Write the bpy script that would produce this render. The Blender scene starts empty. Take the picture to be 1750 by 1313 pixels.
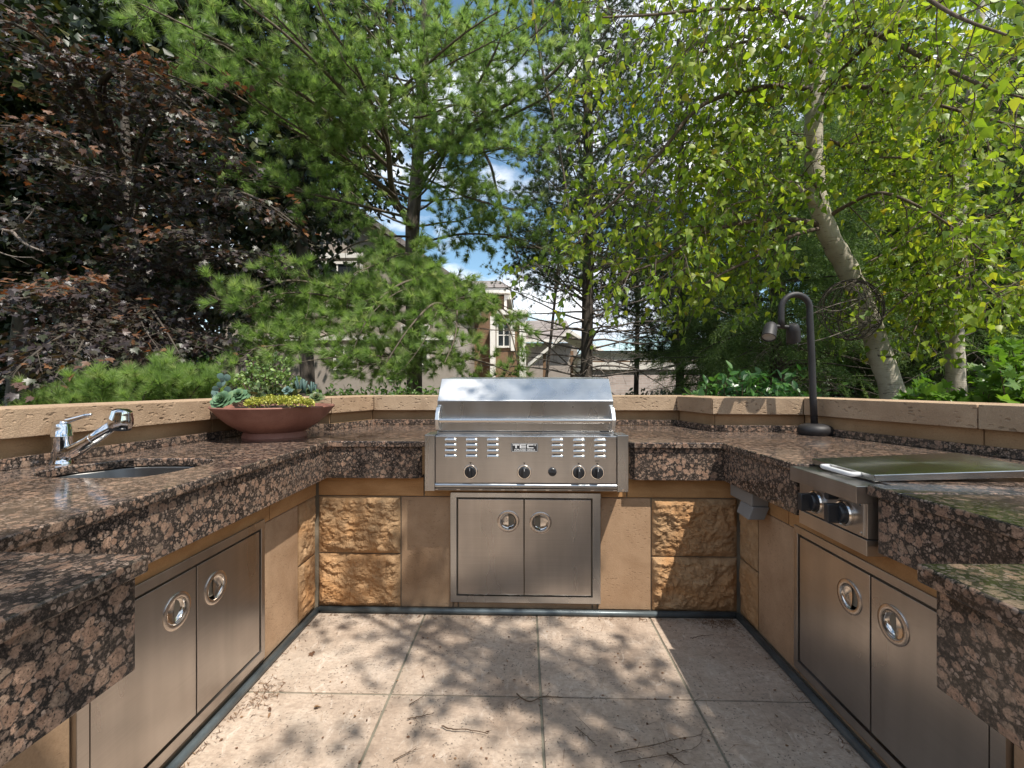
import bpy, bmesh, math, random
import numpy as np
from mathutils import Vector, Matrix, noise
from mathutils.geometry import tessellate_polygon

# ------------------------------------------------------------------ camera, light, exposure
S = bpy.context.scene
COL = S.collection
F_PX, YAW, EYE = 768.0, math.atan(22 / 768), 1.22
SY, CY = math.sin(YAW), math.cos(YAW)
cam = bpy.data.objects.new('camera', bpy.data.cameras.new('camera'))
COL.objects.link(cam)
cam.location = (0, 0, EYE)
cam.rotation_euler = (math.radians(90), 0, YAW)
cam.data.sensor_width = 36
cam.data.lens = 36 * F_PX / 1750
cam.data.clip_start = 0.02
cam.data.clip_end = 3000
S.camera = cam

SUN_DIR = Vector((0.36, -0.42, 1.0)).normalized()      # towards the sun
sun = bpy.data.objects.new('sun', bpy.data.lights.new('sun', 'SUN'))
COL.objects.link(sun)
sun.data.energy = 4.6
sun.data.angle = math.radians(0.53)
sun.data.color = (1.0, 0.94, 0.85)
sun.rotation_euler = SUN_DIR.to_track_quat('Z', 'Y').to_euler()

W = bpy.data.worlds.new('World')
S.world = W
W.use_nodes = True
wt = W.node_tree
for n in list(wt.nodes): wt.nodes.remove(n)
wo = wt.nodes.new('ShaderNodeOutputWorld')
bg = wt.nodes.new('ShaderNodeBackground')
sky = wt.nodes.new('ShaderNodeTexSky')
sky.sky_type = 'NISHITA'
sky.sun_disc = False
sky.sun_elevation = math.asin(SUN_DIR.z)
sky.sun_rotation = math.atan2(SUN_DIR.x, SUN_DIR.y)
sky.air_density = 1.0; sky.dust_density = 0.6; sky.ozone_density = 1.5
tc = wt.nodes.new('ShaderNodeTexCoord')
mp = wt.nodes.new('ShaderNodeMapping')
mp.inputs['Scale'].default_value = (1, 1, 2.1)
mp.inputs['Location'].default_value = (0.35, 0.1, 0.22)
nz = wt.nodes.new('ShaderNodeTexNoise')
nz.inputs['Scale'].default_value = 3.1; nz.inputs['Detail'].default_value = 9; nz.inputs['Roughness'].default_value = 0.56
cr = wt.nodes.new('ShaderNodeValToRGB')
cr.color_ramp.elements[0].position = 0.455; cr.color_ramp.elements[1].position = 0.57
nz2 = wt.nodes.new('ShaderNodeTexNoise'); nz2.inputs['Scale'].default_value = 7; nz2.inputs['Detail'].default_value = 6
cc = wt.nodes.new('ShaderNodeValToRGB')
cc.color_ramp.elements[0].color = (4.4, 4.9, 5.7, 1); cc.color_ramp.elements[1].color = (8.0, 8.2, 8.5, 1)
cc.color_ramp.elements[0].position = 0.35; cc.color_ramp.elements[1].position = 0.62
mxc = wt.nodes.new('ShaderNodeMix'); mxc.data_type = 'RGBA'
L = wt.links.new
L(tc.outputs['Generated'], mp.inputs['Vector']); L(mp.outputs['Vector'], nz.inputs['Vector']); L(mp.outputs['Vector'], nz2.inputs['Vector'])
L(nz.outputs['Fac'], cr.inputs['Fac']); L(nz2.outputs['Fac'], cc.inputs['Fac'])
L(cr.outputs['Color'], mxc.inputs[0]); tn = wt.nodes.new('ShaderNodeMix'); tn.data_type = 'RGBA'; tn.blend_type = 'MULTIPLY'; tn.inputs[0].default_value = 1; tn.inputs[7].default_value = (.93, 1.06, 1.0, 1)
L(sky.outputs['Color'], tn.inputs[6]); L(tn.outputs[2], mxc.inputs[6]); L(cc.outputs['Color'], mxc.inputs[7])
L(mxc.outputs[2], bg.inputs['Color']); L(bg.outputs['Background'], wo.inputs['Surface'])
bg.inputs['Strength'].default_value = 0.13

S.view_settings.view_transform = 'Standard'
S.view_settings.look = 'None'
S.view_settings.exposure = 0.58
S.view_settings.gamma = 1.0
S.view_settings.use_curve_mapping = False
S.render.engine = 'CYCLES'
S.cycles.max_bounces = 8
S.cycles.transmission_bounces = 4
S.cycles.diffuse_bounces = 4
S.cycles.sample_clamp_indirect = 6

# ------------------------------------------------------------------ helpers
def P(px, py, d):
    xr = (px - 875) / F_PX * d
    return Vector((xr * CY - d * SY, d * CY + xr * SY, EYE - (py - 656.5) / F_PX * d))

def PX(p):
    xr = p[0] * CY + p[1] * SY
    d = -p[0] * SY + p[1] * CY
    return 875 + F_PX * xr / d, 656.5 + F_PX * (EYE - p[2]) / d, d

ORG = {}
def link(name, data, parent=None, loc=(0, 0, 0)):
    o = bpy.data.objects.new(name, data)
    COL.objects.link(o)
    o.location = loc
    if parent: o.parent = parent
    ORG[o.name] = ORG[parent.name] if parent else Vector(loc)
    return o

def tag(o, label=None, cat=None, group=None, kind=None):
    if label: o['label'] = label
    if cat: o['category'] = cat
    if group: o['group'] = group
    if kind: o['kind'] = kind
    return o

def thing(name, label, cat, loc=(0, 0, 0), group=None):
    o = link(name, None, None, loc)
    o.empty_display_size = 0.1
    return tag(o, label, cat, group)

class MB:
    def __init__(s): s.v = []; s.f = []
    def add(s, vs, fs):
        n = len(s.v); s.v += [tuple(v) for v in vs]; s.f += [tuple(i + n for i in f) for f in fs]; return s
    def box(s, a, b):
        x0, y0, z0 = a; x1, y1, z1 = b
        x0, x1 = min(x0, x1), max(x0, x1); y0, y1 = min(y0, y1), max(y0, y1); z0, z1 = min(z0, z1), max(z0, z1)
        return s.add([(x0,y0,z0),(x1,y0,z0),(x1,y1,z0),(x0,y1,z0),(x0,y0,z1),(x1,y0,z1),(x1,y1,z1),(x0,y1,z1)],
                     [(0,3,2,1),(4,5,6,7),(0,1,5,4),(1,2,6,5),(2,3,7,6),(3,0,4,7)])
    def obox(s, O, U, N, u0, u1, n0, n1, z0, z1):
        O, U, N = Vector(O), Vector(U), Vector(N)
        vs = [O + U*u + N*n + Vector((0,0,z)) for z in (z0,z1) for (u,n) in ((u0,n0),(u1,n0),(u1,n1),(u0,n1))]
        fl = [(0,3,2,1),(4,5,6,7),(0,1,5,4),(1,2,6,5),(2,3,7,6),(3,0,4,7)]
        if U.cross(N).z < 0: fl = [f[::-1] for f in fl]
        return s.add(vs, fl)
    def prism(s, poly, z0, z1, holes=()):
        loops = [list(poly)] + [list(h) for h in holes]
        flat = [p for l in loops for p in l]; n = len(flat)
        tr = tessellate_polygon([[Vector((p[0], p[1], 0)) for p in l] for l in loops])
        vs = [(p[0], p[1], z0) for p in flat] + [(p[0], p[1], z1) for p in flat]
        fs = []
        for t in tr:
            a, b, c = [Vector(flat[i][:2]) for i in t]
            t = tuple(t)
            if (b - a).cross(c - a) < 0: t = t[::-1]
            fs.append(tuple(i + n for i in t)); fs.append(t[::-1])
        k = 0
        for li, l in enumerate(loops):
            m = len(l)
            ar = sum(l[i][0]*l[(i+1) % m][1] - l[(i+1) % m][0]*l[i][1] for i in range(m))
            ccw = (ar > 0) if li == 0 else (ar < 0)
            for i in range(m):
                a, b = k + i, k + (i+1) % m
                fs.append((a, b, b+n, a+n) if ccw else (b, a, a+n, b+n))
            k += m
        return s.add(vs, fs)
    def tube(s, pts, r, sides=8, caps=True):
        pts = [Vector(p) for p in pts]; k = len(pts)
        rs = r if hasattr(r, '__len__') else [r]*k
        vs = []; up = None
        for i, p in enumerate(pts):
            d = (pts[min(i+1,k-1)] - pts[max(i-1,0)]).normalized()
            if up is None: up = Vector((0,0,1)) if abs(d.z) < .9 else Vector((1,0,0))
            a = d.cross(up)
            if a.length < 1e-4: a = d.orthogonal()
            a.normalize(); b = d.cross(a); up = -b if False else a.cross(d)
            for j in range(sides):
                t = 2*math.pi*j/sides
                vs.append(p + (a*math.cos(t) + b*math.sin(t))*rs[i])
        fs = [(i*sides+j, i*sides+(j+1) % sides, (i+1)*sides+(j+1) % sides, (i+1)*sides+j) for i in range(k-1) for j in range(sides)]
        if caps: fs += [tuple(range(sides))[::-1], tuple((k-1)*sides+j for j in range(sides))]
        return s.add(vs, fs)
    def lathe(s, prof, M=None, sides=32, a0=0.0, a1=2*math.pi):
        """prof: (r, h) pairs about the local Z; M maps local to world"""
        M = M or Matrix.Identity(4); full = abs(a1-a0-2*math.pi) < 1e-6
        n = sides if full else sides+1
        vs = [M @ Vector((r*math.cos(a0+(a1-a0)*j/sides), r*math.sin(a0+(a1-a0)*j/sides), h)) for r, h in prof for j in range(n)]
        fs = []
        for i in range(len(prof)-1):
            for j in range(sides):
                j2 = (j+1) % n
                fs.append((i*n+j, i*n+j2, (i+1)*n+j2, (i+1)*n+j))
        return s.add(vs, fs)
    def build(s, name, m, parent=None, smooth=False, bevel=0, loc=None, kind=None, segs=2, recalc=True):
        me = bpy.data.meshes.new(name)
        o = link(name, me, parent, (0,0,0) if parent else (loc or (0,0,0)))
        og = ORG[o.name]
        me.from_pydata([(v[0]-og.x, v[1]-og.y, v[2]-og.z) for v in s.v], [], s.f)
        if recalc:
            bm = bmesh.new(); bm.from_mesh(me)
            bmesh.ops.remove_doubles(bm, verts=bm.verts, dist=1e-5)
            bmesh.ops.recalc_face_normals(bm, faces=bm.faces); bm.to_mesh(me); bm.free()
        if m: me.materials.append(m)
        if smooth:
            me.polygons.foreach_set('use_smooth', [True]*len(me.polygons))
            if smooth == 'auto': me.set_sharp_from_angle(angle=math.radians(38))
        if bevel:
            b = o.modifiers.new('bevel', 'BEVEL'); b.width = bevel; b.segments = segs; b.limit_method = 'ANGLE'; b.angle_limit = math.radians(40)
            b.harden_normals = False
        if kind: o['kind'] = kind
        return o

# ------------------------------------------------------------------ materials
def new_mat(name):
    m = bpy.data.materials.new(name); m.use_nodes = True
    nt = m.node_tree; b = nt.nodes['Principled BSDF']
    return m, nt, b
def N_(nt, t, **kw):
    n = nt.nodes.new(t)
    for k, v in kw.items():
        if k in n.inputs: n.inputs[k].default_value = v
        else: setattr(n, k, v)
    return n
def ramp(nt, stops, fac):
    r = nt.nodes.new('ShaderNodeValToRGB'); e = r.color_ramp.elements
    while len(e) < len(stops): e.new(0.5)
    for i, (p, c) in enumerate(stops):
        e[i].position = p; e[i].color = (c, c, c, 1) if isinstance(c, (int, float)) else (*c, 1)
    nt.links.new(fac, r.inputs['Fac']); return r.outputs['Color']
def mix(nt, fac, a, b, mode='MIX'):
    n = nt.nodes.new('ShaderNodeMix'); n.data_type = 'RGBA'; n.blend_type = mode
    for k, v in ((0, fac), (6, a), (7, b)):
        sock = n.inputs[k]
        if isinstance(v, bpy.types.NodeSocket): nt.links.new(v, sock)
        elif isinstance(v, (int, float)): sock.default_value = v if k == 0 else (v, v, v, 1)
        else: sock.default_value = (*v, 1)
    return n.outputs[2]
def mathn(nt, op, a, b=0.0):
    n = nt.nodes.new('ShaderNodeMath'); n.operation = op
    for i, v in enumerate((a, b)):
        if isinstance(v, bpy.types.NodeSocket): nt.links.new(v, n.inputs[i])
        else: n.inputs[i].default_value = v
    return n.outputs[0]
def pos(nt, scale=(1,1,1)):
    g = nt.nodes.new('ShaderNodeNewGeometry'); m = nt.nodes.new('ShaderNodeMapping')
    m.inputs['Scale'].default_value = scale; nt.links.new(g.outputs['Position'], m.inputs['Vector'])
    return m.outputs['Vector']
def noise_(nt, vec, scale, detail=5, rough=.55, dist=0.0):
    n = N_(nt, 'ShaderNodeTexNoise', Scale=scale, Detail=detail, Roughness=rough, Distortion=dist)
    nt.links.new(vec, n.inputs['Vector']); return n.outputs['Fac']
def voro(nt, vec, scale, feature='F1', rnd=1.0):
    n = nt.nodes.new('ShaderNodeTexVoronoi'); n.feature = feature
    n.inputs['Scale'].default_value = scale; n.inputs['Randomness'].default_value = rnd
    nt.links.new(vec, n.inputs['Vector']); return n
def bump(nt, b, h, strength, dist=.01):
    n = N_(nt, 'ShaderNodeBump', Strength=strength, Distance=dist)
    nt.links.new(h, n.inputs['Height']); nt.links.new(n.outputs['Normal'], b.inputs['Normal']); return n

def plain(name, col, rough=.5, metal=0.0, spec=.5, var=0.0, bmp=0.0, bscale=60):
    m, nt, b = new_mat(name)
    b.inputs['Roughness'].default_value = rough; b.inputs['Metallic'].default_value = metal
    b.inputs['Specular IOR Level'].default_value = spec
    b.inputs['Base Color'].default_value = (*col, 1)
    if var:
        f = noise_(nt, pos(nt), 9, 6)
        c = ramp(nt, [(.3, tuple(x*(1-var) for x in col)), (.7, tuple(min(1, x*(1+var)) for x in col))], f)
        nt.links.new(c, b.inputs['Base Color'])
    if bmp: bump(nt, b, noise_(nt, pos(nt), bscale, 6), bmp, .004)
    return m

def granite_mat():
    m, nt, b = new_mat('baltic_brown_granite')
    p = pos(nt)
    wob = N_(nt, 'ShaderNodeTexNoise', Scale=55.0, Detail=4.0); nt.links.new(p, wob.inputs['Vector'])
    vm = nt.nodes.new('ShaderNodeVectorMath'); vm.operation = 'MULTIPLY_ADD'
    nt.links.new(wob.outputs['Color'], vm.inputs[0]); vm.inputs[1].default_value = (.014,)*3; nt.links.new(p, vm.inputs[2])
    n1 = noise_(nt, p, 240, 5, .68); n2 = noise_(nt, p, 95, 5, .65); n3 = noise_(nt, p, 6, 4)
    def cells(scale, keep, e0, e1):
        v = voro(nt, vm.outputs[0], scale); e = voro(nt, vm.outputs[0], scale, 'DISTANCE_TO_EDGE')
        sp = nt.nodes.new('ShaderNodeSeparateColor'); nt.links.new(v.outputs['Color'], sp.inputs[0])
        ed = mathn(nt, 'ADD', e.outputs['Distance'], mathn(nt, 'MULTIPLY', mathn(nt, 'SUBTRACT', n2, .5), .22))
        on = mathn(nt, 'MULTIPLY', ramp(nt, [(e0, 0), (e1, 1)], ed), ramp(nt, [(keep, 1), (keep+.01, 0)], sp.outputs[0]))
        on = mathn(nt, 'MULTIPLY', on, ramp(nt, [(.40, 1), (.47, 0)], mathn(nt, 'ADD', v.outputs['Distance'], mathn(nt, 'MULTIPLY', mathn(nt, 'SUBTRACT', n2, .5), .42))))
        return on, sp, ed, v
    dark = ramp(nt, [(.43, (.010,.010,.010)), (.54, (.042,.033,.028)), (.66, (.145,.102,.080))], n1)
    s_on, s_sp, s_ed, _ = cells(100, .80, .03, .08)
    m_on, m_sp, m_ed, _ = cells(49, .60, .04, .08)
    l_on, l_sp, l_ed, _ = cells(28, .44, .045, .085)
    tone = [(.0, (.185,.118,.085)), (.35, (.280,.172,.120)), (.7, (.350,.225,.158)), (1, (.245,.178,.132))]
    base = mix(nt, s_on, dark, ramp(nt, [(0, (.10,.075,.062)), (.5, (.22,.155,.122)), (1, (.30,.225,.18))], s_sp.outputs[1]))
    def blob(base, on, sp, ed, r0):
        c = ramp(nt, tone, sp.outputs[1])
        ring = ramp(nt, [(r0, 1), (r0+.05, 1), (r0+.10, 0)], ed)
        c = mix(nt, mathn(nt, 'MULTIPLY', ring, .6), c, (.115,.098,.082))
        core = ramp(nt, [(r0+.13, 0), (r0+.17, .5), (r0+.22, 0)], ed)
        c = mix(nt, core, c, (.13,.088,.07))
        return mix(nt, on, base, c)
    base = blob(base, m_on, m_sp, m_ed, .04)
    base = blob(base, l_on, l_sp, l_ed, .05)
    base = mix(nt, mathn(nt, 'MULTIPLY', ramp(nt, [(.37, 1), (.45, 0)], n1), .9), base, (.014,.014,.014))
    base = mix(nt, mathn(nt, 'MULTIPLY', ramp(nt, [(.60, 0), (.72, 1)], n1), .4), base, (.40,.32,.26))
    base = mix(nt, .8, base, ramp(nt, [(.34, .55), (.5, .98), (.66, 1.35)], noise_(nt, p, 150, 4, .6)), 'MULTIPLY')
    base = mix(nt, ramp(nt, [(.40, .0), (.7, .35)], n3), base, (.085,.066,.054))
    nt.links.new(base, b.inputs['Base Color'])
    nt.links.new(ramp(nt, [(.3, .055), (.7, .17)], noise_(nt, p, 14, 5)), b.inputs['Roughness'])
    b.inputs['Specular IOR Level'].default_value = .42
    return m

def stone_mat(name, c1, c2, stain=None, pits=0, bmp=.4, scale=6, grain=(1,1,1), rnd_obj=True, rough=.85, pscale=44):
    m, nt, b = new_mat(name)
    p = pos(nt); pg = pos(nt, grain)
    f = noise_(nt, pg, scale, 8, .62, .4)
    c = ramp(nt, [(.28, c1), (.5, tuple((a+b_)/2 for a, b_ in zip(c1, c2))), (.72, c2)], f)
    fine = noise_(nt, p, 180, 4, .7)
    c = mix(nt, .55, c, ramp(nt, [(.3, .62), (.7, 1.0)], fine), 'MULTIPLY')
    if stain:
        c = mix(nt, ramp(nt, [(.46, 0), (.66, .85)], noise_(nt, pg, 3.1, 6, .6, .8)), c, stain)
    if rnd_obj:
        oi = nt.nodes.new('ShaderNodeObjectInfo')
        c = mix(nt, 1.0, c, ramp(nt, [(0, (.86,.84,.82)), (.5, (1,1,1)), (1, (.94,.98,1.0))], oi.outputs['Random']), 'MULTIPLY')
    h = mathn(nt, 'ADD', fine, mathn(nt, 'MULTIPLY', f, 2.0))
    if pits:
        ps = nt.nodes.new('ShaderNodeMapping'); ps.inputs['Scale'].default_value = (1, 1, 2.2); nt.links.new(p, ps.inputs['Vector'])
        wob = N_(nt, 'ShaderNodeTexNoise', Scale=26.0, Detail=4.0); nt.links.new(p, wob.inputs['Vector'])
        vm = nt.nodes.new('ShaderNodeVectorMath'); vm.operation = 'MULTIPLY_ADD'
        nt.links.new(wob.outputs['Color'], vm.inputs[0]); vm.inputs[1].default_value = (.05,)*3; nt.links.new(ps.outputs[0], vm.inputs[2])
        v = voro(nt, vm.outputs[0], pscale)
        area = ramp(nt, [(.45, 0), (.6, 1)], noise_(nt, p, 7, 3))
        pit = mathn(nt, 'MULTIPLY', ramp(nt, [(.0, 1), (.2, 1), (.31, 0)], v.outputs['Distance']), area)
        c = mix(nt, mathn(nt, 'MULTIPLY', pit, .55*pits), c, tuple(x*.35 for x in c1))
        h = mathn(nt, 'SUBTRACT', h, mathn(nt, 'MULTIPLY', pit, 6.0*pits))
    nt.links.new(c, b.inputs['Base Color'])
    b.inputs['Roughness'].default_value = rough; b.inputs['Specular IOR Level'].default_value = .25
    bump(nt, b, h, bmp, .004 if pscale > 30 else .009)
    return m

def paver_mat():
    m, nt, b = new_mat('limestone_paver')
    p = pos(nt)
    f = noise_(nt, p, 3.2, 8, .62, .3)
    c = ramp(nt, [(.3, (.33,.250,.190)), (.5, (.47,.372,.292)), (.7, (.57,.475,.39))], f)
    c = mix(nt, .75, c, ramp(nt, [(.3, .55), (.68, 1.05)], noise_(nt, p, 48, 8, .75)), 'MULTIPLY')
    c = mix(nt, ramp(nt, [(.50, 0), (.60, .45)], noise_(nt, pos(nt, (1, 3, 1)), 22, 7, .7, 1.2)), c, (.25,.19,.145))
    c = mix(nt, ramp(nt, [(.56, 0), (.70, .5)], noise_(nt, pos(nt, (2.2, 1, 1)), 12, 7, .7, 1.0)), c, (.66,.58,.50))
    wob = N_(nt, 'ShaderNodeTexNoise', Scale=40.0, Detail=4.0); nt.links.new(p, wob.inputs['Vector'])
    vm = nt.nodes.new('ShaderNodeVectorMath'); vm.operation = 'MULTIPLY_ADD'
    nt.links.new(wob.outputs['Color'], vm.inputs[0]); vm.inputs[1].default_value = (.03,)*3; nt.links.new(p, vm.inputs[2])
    v = voro(nt, vm.outputs[0], 72)
    pit = mathn(nt, 'MULTIPLY', ramp(nt, [(.0, 1), (.17, 1), (.27, 0)], v.outputs['Distance']), ramp(nt, [(.40, 0), (.54, 1)], noise_(nt, p, 11, 4)))
    c = mix(nt, mathn(nt, 'MULTIPLY', pit, .78), c, (.10,.082,.065))
    c = mix(nt, ramp(nt, [(.52, 0), (.72, .5)], noise_(nt, p, 1.7, 7, .7, .6)), c, (.33,.285,.235))
    oi = nt.nodes.new('ShaderNodeObjectInfo')
    c = mix(nt, 1.0, c, ramp(nt, [(0, (.88,.86,.84)), (1, (1,1,1))], oi.outputs['Random']), 'MULTIPLY')
    nt.links.new(c, b.inputs['Base Color']); b.inputs['Roughness'].default_value = .8; b.inputs['Specular IOR Level'].default_value = .3
    h = mathn(nt, 'SUBTRACT', mathn(nt, 'ADD', noise_(nt, p, 120, 4), mathn(nt, 'MULTIPLY', f, 3)), mathn(nt, 'MULTIPLY', pit, 3.5))
    bump(nt, b, h, .35, .004)
    return m

def steel_mat(name, axis='z', rough=.30, col=(.60,.585,.565)):
    """brushed stainless: fine streaks along one world axis"""
    m, nt, b = new_mat(name)
    sc = {'x': (1.5, 260, 260), 'y': (260, 1.5, 260), 'z': (260, 260, 1.5)}[axis]
    st = noise_(nt, pos(nt, sc), 2.0, 3, .6)
    sm = noise_(nt, pos(nt), 3.5, 3, .5)
    c = mix(nt, 1.0, ramp(nt, [(.25, tuple(x*.86 for x in col)), (.75, col)], st), mix(nt, 1.0, ramp(nt, [(.35, .88), (.65, 1.0)], sm), ramp(nt, [(.3, .84), (.65, 1.0)], noise_(nt, pos(nt, (4, 4, .5)), 3, 3, .5)), 'MULTIPLY'), 'MULTIPLY')
    nt.links.new(c, b.inputs['Base Color'])
    b.inputs['Metallic'].default_value = 1
    sg = {'x': (1, 1, .25), 'y': (1, 1, .25), 'z': (1, 1, .25)}[axis]
    sm2 = noise_(nt, pos(nt, sg), 7, 2, .5, .3)
    r = mathn(nt, 'MAXIMUM', mathn(nt, 'ADD', mathn(nt, 'ADD', mathn(nt, 'MULTIPLY', sm, .10), mathn(nt, 'MULTIPLY', sm2, .22)), rough-.16), rough-.07)
    nt.links.new(r, b.inputs['Roughness'])
    b.inputs['Anisotropic'].default_value = .6
    bump(nt, b, mathn(nt, 'ADD', mathn(nt, 'MULTIPLY', st, .5), mathn(nt, 'MULTIPLY', noise_(nt, pos(nt), 3, 1), 8)), .05, .003)
    return m

def leaf_mat(name, stops, trans=.35, rough=.45, spec=.5, tcol=None, back=None):
    m, nt, b = new_mat(name)
    at = nt.nodes.new('ShaderNodeAttribute'); at.attribute_name = 'rnd'
    ai = nt.nodes.new('ShaderNodeAttribute'); ai.attribute_type = 'INSTANCER'; ai.attribute_name = 'rnd'
    c = ramp(nt, stops, mathn(nt, 'ADD', at.outputs['Fac'], ai.outputs['Fac']))
    b.inputs['Roughness'].default_value = rough; b.inputs['Specular IOR Level'].default_value = spec
    nt.links.new(c, b.inputs['Base Color'])
    tr = nt.nodes.new('ShaderNodeBsdfTranslucent'); ms = nt.nodes.new('ShaderNodeMixShader'); ms.inputs[0].default_value = trans
    tcn = mix(nt, 1.0, c, tcol or (1.5, 1.6, .8), 'MULTIPLY')
    nt.links.new(tcn, tr.inputs['Color'])
    out = nt.nodes['Material Output']
    nt.links.new(b.outputs[0], ms.inputs[1]); nt.links.new(tr.outputs[0], ms.inputs[2]); nt.links.new(ms.outputs[0], out.inputs['Surface'])
    return m

def bark_mat(name, c1, c2, scale=18, bmp=.6, stretch=.25):
    m, nt, b = new_mat(name)
    p = pos(nt, (1, 1, stretch))
    f = noise_(nt, p, scale, 8, .65, .5)
    nt.links.new(ramp(nt, [(.3, c1), (.7, c2)], f), b.inputs['Base Color'])
    b.inputs['Roughness'].default_value = .9; b.inputs['Specular IOR Level'].default_value = .2
    bump(nt, b, f, bmp, .02)
    return m

def birch_mat():
    m, nt, b = new_mat('birch_bark')
    p = pos(nt)
    f = noise_(nt, p, 3, 6); c = ramp(nt, [(.3, (.30,.265,.205)), (.6, (.47,.425,.345)), (.75, (.38,.32,.235))], f)
    st = noise_(nt, pos(nt, (1, 1, 9)), 11, 5, .7, .4)
    c = mix(nt, ramp(nt, [(.57, 0), (.66, .85)], st), c, (.11,.085,.065))
    bl = noise_(nt, pos(nt, (1, 1, 1.7)), 4.2, 5, .7, 1.0)
    c = mix(nt, ramp(nt, [(.60, 0), (.66, .95)], bl), c, (.045,.036,.03))
    nt.links.new(c, b.inputs['Base Color']); b.inputs['Roughness'].default_value = .75; b.inputs['Specular IOR Level'].default_value = .25
    bump(nt, b, mathn(nt, 'ADD', st, bl), .45, .012)
    return m

M = {}
M['granite'] = granite_mat()
M['sand'] = stone_mat('smooth_sandstone', (.31,.190,.108), (.52,.352,.222), pits=.55, bmp=.25, scale=4)
M['lintel'] = stone_mat('orange_sandstone', (.35,.178,.070), (.54,.305,.135), bmp=.2, scale=5, grain=(1,1,3))
M['rock'] = stone_mat('split_sandstone', (.29,.170,.085), (.55,.360,.200), stain=(.44,.225,.090), bmp=1.0, scale=17)
M['coping'] = stone_mat('pitted_coping_stone', (.35,.235,.150), (.53,.380,.255), pits=1.0, bmp=.6, scale=5, pscale=25)
M['wallstone'] = stone_mat('garden_wall_stone', (.31,.180,.090), (.45,.285,.155), pits=.3, bmp=.3, scale=4)
M['mortar'] = plain('mortar', (.20,.165,.12), .95, var=.2, bmp=.5)
M['grout'] = plain('grout', (.17,.155,.115), .95, var=.25, bmp=.5, bscale=90)
M['paver'] = paver_mat()
M['steel_z'] = steel_mat('brushed_steel_upright', 'x', .31, (.62,.59,.57))
M['steel_p'] = steel_mat('brushed_panel_steel', 'x', .30, (.60,.59,.585))
M['steel_x'] = steel_mat('brushed_steel_level', 'x', .29, (.62,.63,.64))
M['steel_y'] = steel_mat('brushed_steel_side', 'y', .31, (.59,.555,.53))
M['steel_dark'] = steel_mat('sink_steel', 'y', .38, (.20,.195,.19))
M['lid'] = steel_mat('polished_lid_steel', 'x', .22, (.60,.60,.585))
M['bracket'] = plain('satin_steel', (.70,.70,.70), .33, 1.0)
M['ring'] = plain('turned_steel', (.60,.54,.49), .27, 1.0, var=.08)
M['polish'] = plain('polished_steel', (.66,.62,.58), .13, 1.0)
M['chrome'] = plain('chrome', (.74,.75,.77), .06, 1.0)
M['black'] = plain('black_plastic', (.018,.02,.024), .35)
M['dark'] = plain('dark_gap', (.015,.014,.013), .8)
M['print'] = plain('printed_silver', (.62,.62,.62), .4)
M['trim'] = plain('bluish_grey_trim', (.085,.105,.115), .38, .3, var=.35, bmp=.15)
M['terra'] = stone_mat('terracotta', (.215,.085,.060), (.36,.18,.135), bmp=.12, scale=7, rnd_obj=False, rough=.6)
M['soil'] = plain('potting_soil', (.06,.04,.028), .95, var=.4, bmp=1.0, bscale=120)
M['bronze'] = plain('dark_bronze', (.022,.020,.021), .55, .2, var=.2, bmp=.1)
M['lens'] = plain('lamp_lens', (.30,.29,.27), .25)
M['plast'] = plain('grey_plastic', (.19,.18,.17), .5)
M['twig'] = bark_mat('twig_bark', (.07,.045,.03), (.16,.11,.075), 60)
M['birch'] = birch_mat()
M['pinebark'] = bark_mat('pine_bark', (.055,.045,.035), (.15,.125,.10), 14)
M['pinetwig'] = bark_mat('pine_branch_bark', (.07,.055,.04), (.17,.14,.11), 30)
M['darkbark'] = bark_mat('dark_bark', (.04,.034,.028), (.115,.095,.078), 14)
M['deadtwig'] = bark_mat('dead_branch_bark', (.12,.10,.085), (.26,.22,.19), 30)
M['birchtwig'] = bark_mat('birch_branch_bark', (.07,.05,.04), (.18,.14,.11), 30)
M['l_pine'] = leaf_mat('white_pine_needles', [(0,(.135,.205,.065)), (.45,(.205,.305,.095)), (.8,(.27,.375,.12)), (1,(.36,.41,.19))], .5, .5, .35, (1.4,1.5,.9))
M['l_dpine'] = leaf_mat('dark_pine_needles', [(0,(.030,.055,.025)), (.6,(.060,.098,.042)), (1,(.10,.14,.06))], .25, .5, .4)
M['l_spruce'] = leaf_mat('spruce_needles', [(0,(.060,.105,.036)), (.6,(.120,.190,.066)), (1,(.20,.275,.10))], .38, .55, .35)
M['l_birch'] = leaf_mat('birch_leaves', [(0,(.115,.200,.026)), (.5,(.205,.305,.040)), (.88,(.30,.37,.055)), (.985,(.30,.32,.045)), (1,(.38,.31,.05))], .5, .42, .4, (1.7,1.6,.6))
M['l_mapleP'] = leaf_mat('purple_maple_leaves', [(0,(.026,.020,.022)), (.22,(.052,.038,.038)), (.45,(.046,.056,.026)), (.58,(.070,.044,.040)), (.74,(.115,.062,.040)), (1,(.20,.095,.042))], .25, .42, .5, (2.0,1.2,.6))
M['l_dark'] = leaf_mat('dark_broad_leaves', [(0,(.016,.026,.014)), (.7,(.034,.050,.022)), (.95,(.045,.06,.016)), (1,(.09,.075,.015))], .15, .45, .4)
M['l_green'] = leaf_mat('mid_green_leaves', [(0,(.03,.07,.014)), (.6,(.065,.13,.022)), (1,(.13,.21,.04))], .35, .45, .4)
M['l_shrub'] = leaf_mat('glossy_shrub_leaves', [(0,(.025,.08,.022)), (.6,(.05,.135,.03)), (1,(.09,.19,.045))], .3, .32, .5)
M['l_seed'] = leaf_mat('young_maple_leaves', [(0,(.07,.15,.02)), (.6,(.11,.21,.025)), (1,(.17,.27,.04))], .4, .4, .45)
M['l_blue'] = leaf_mat('blue_succulent', [(0,(.075,.13,.115)), (1,(.16,.25,.23))], .1, .5, .3)
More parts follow.
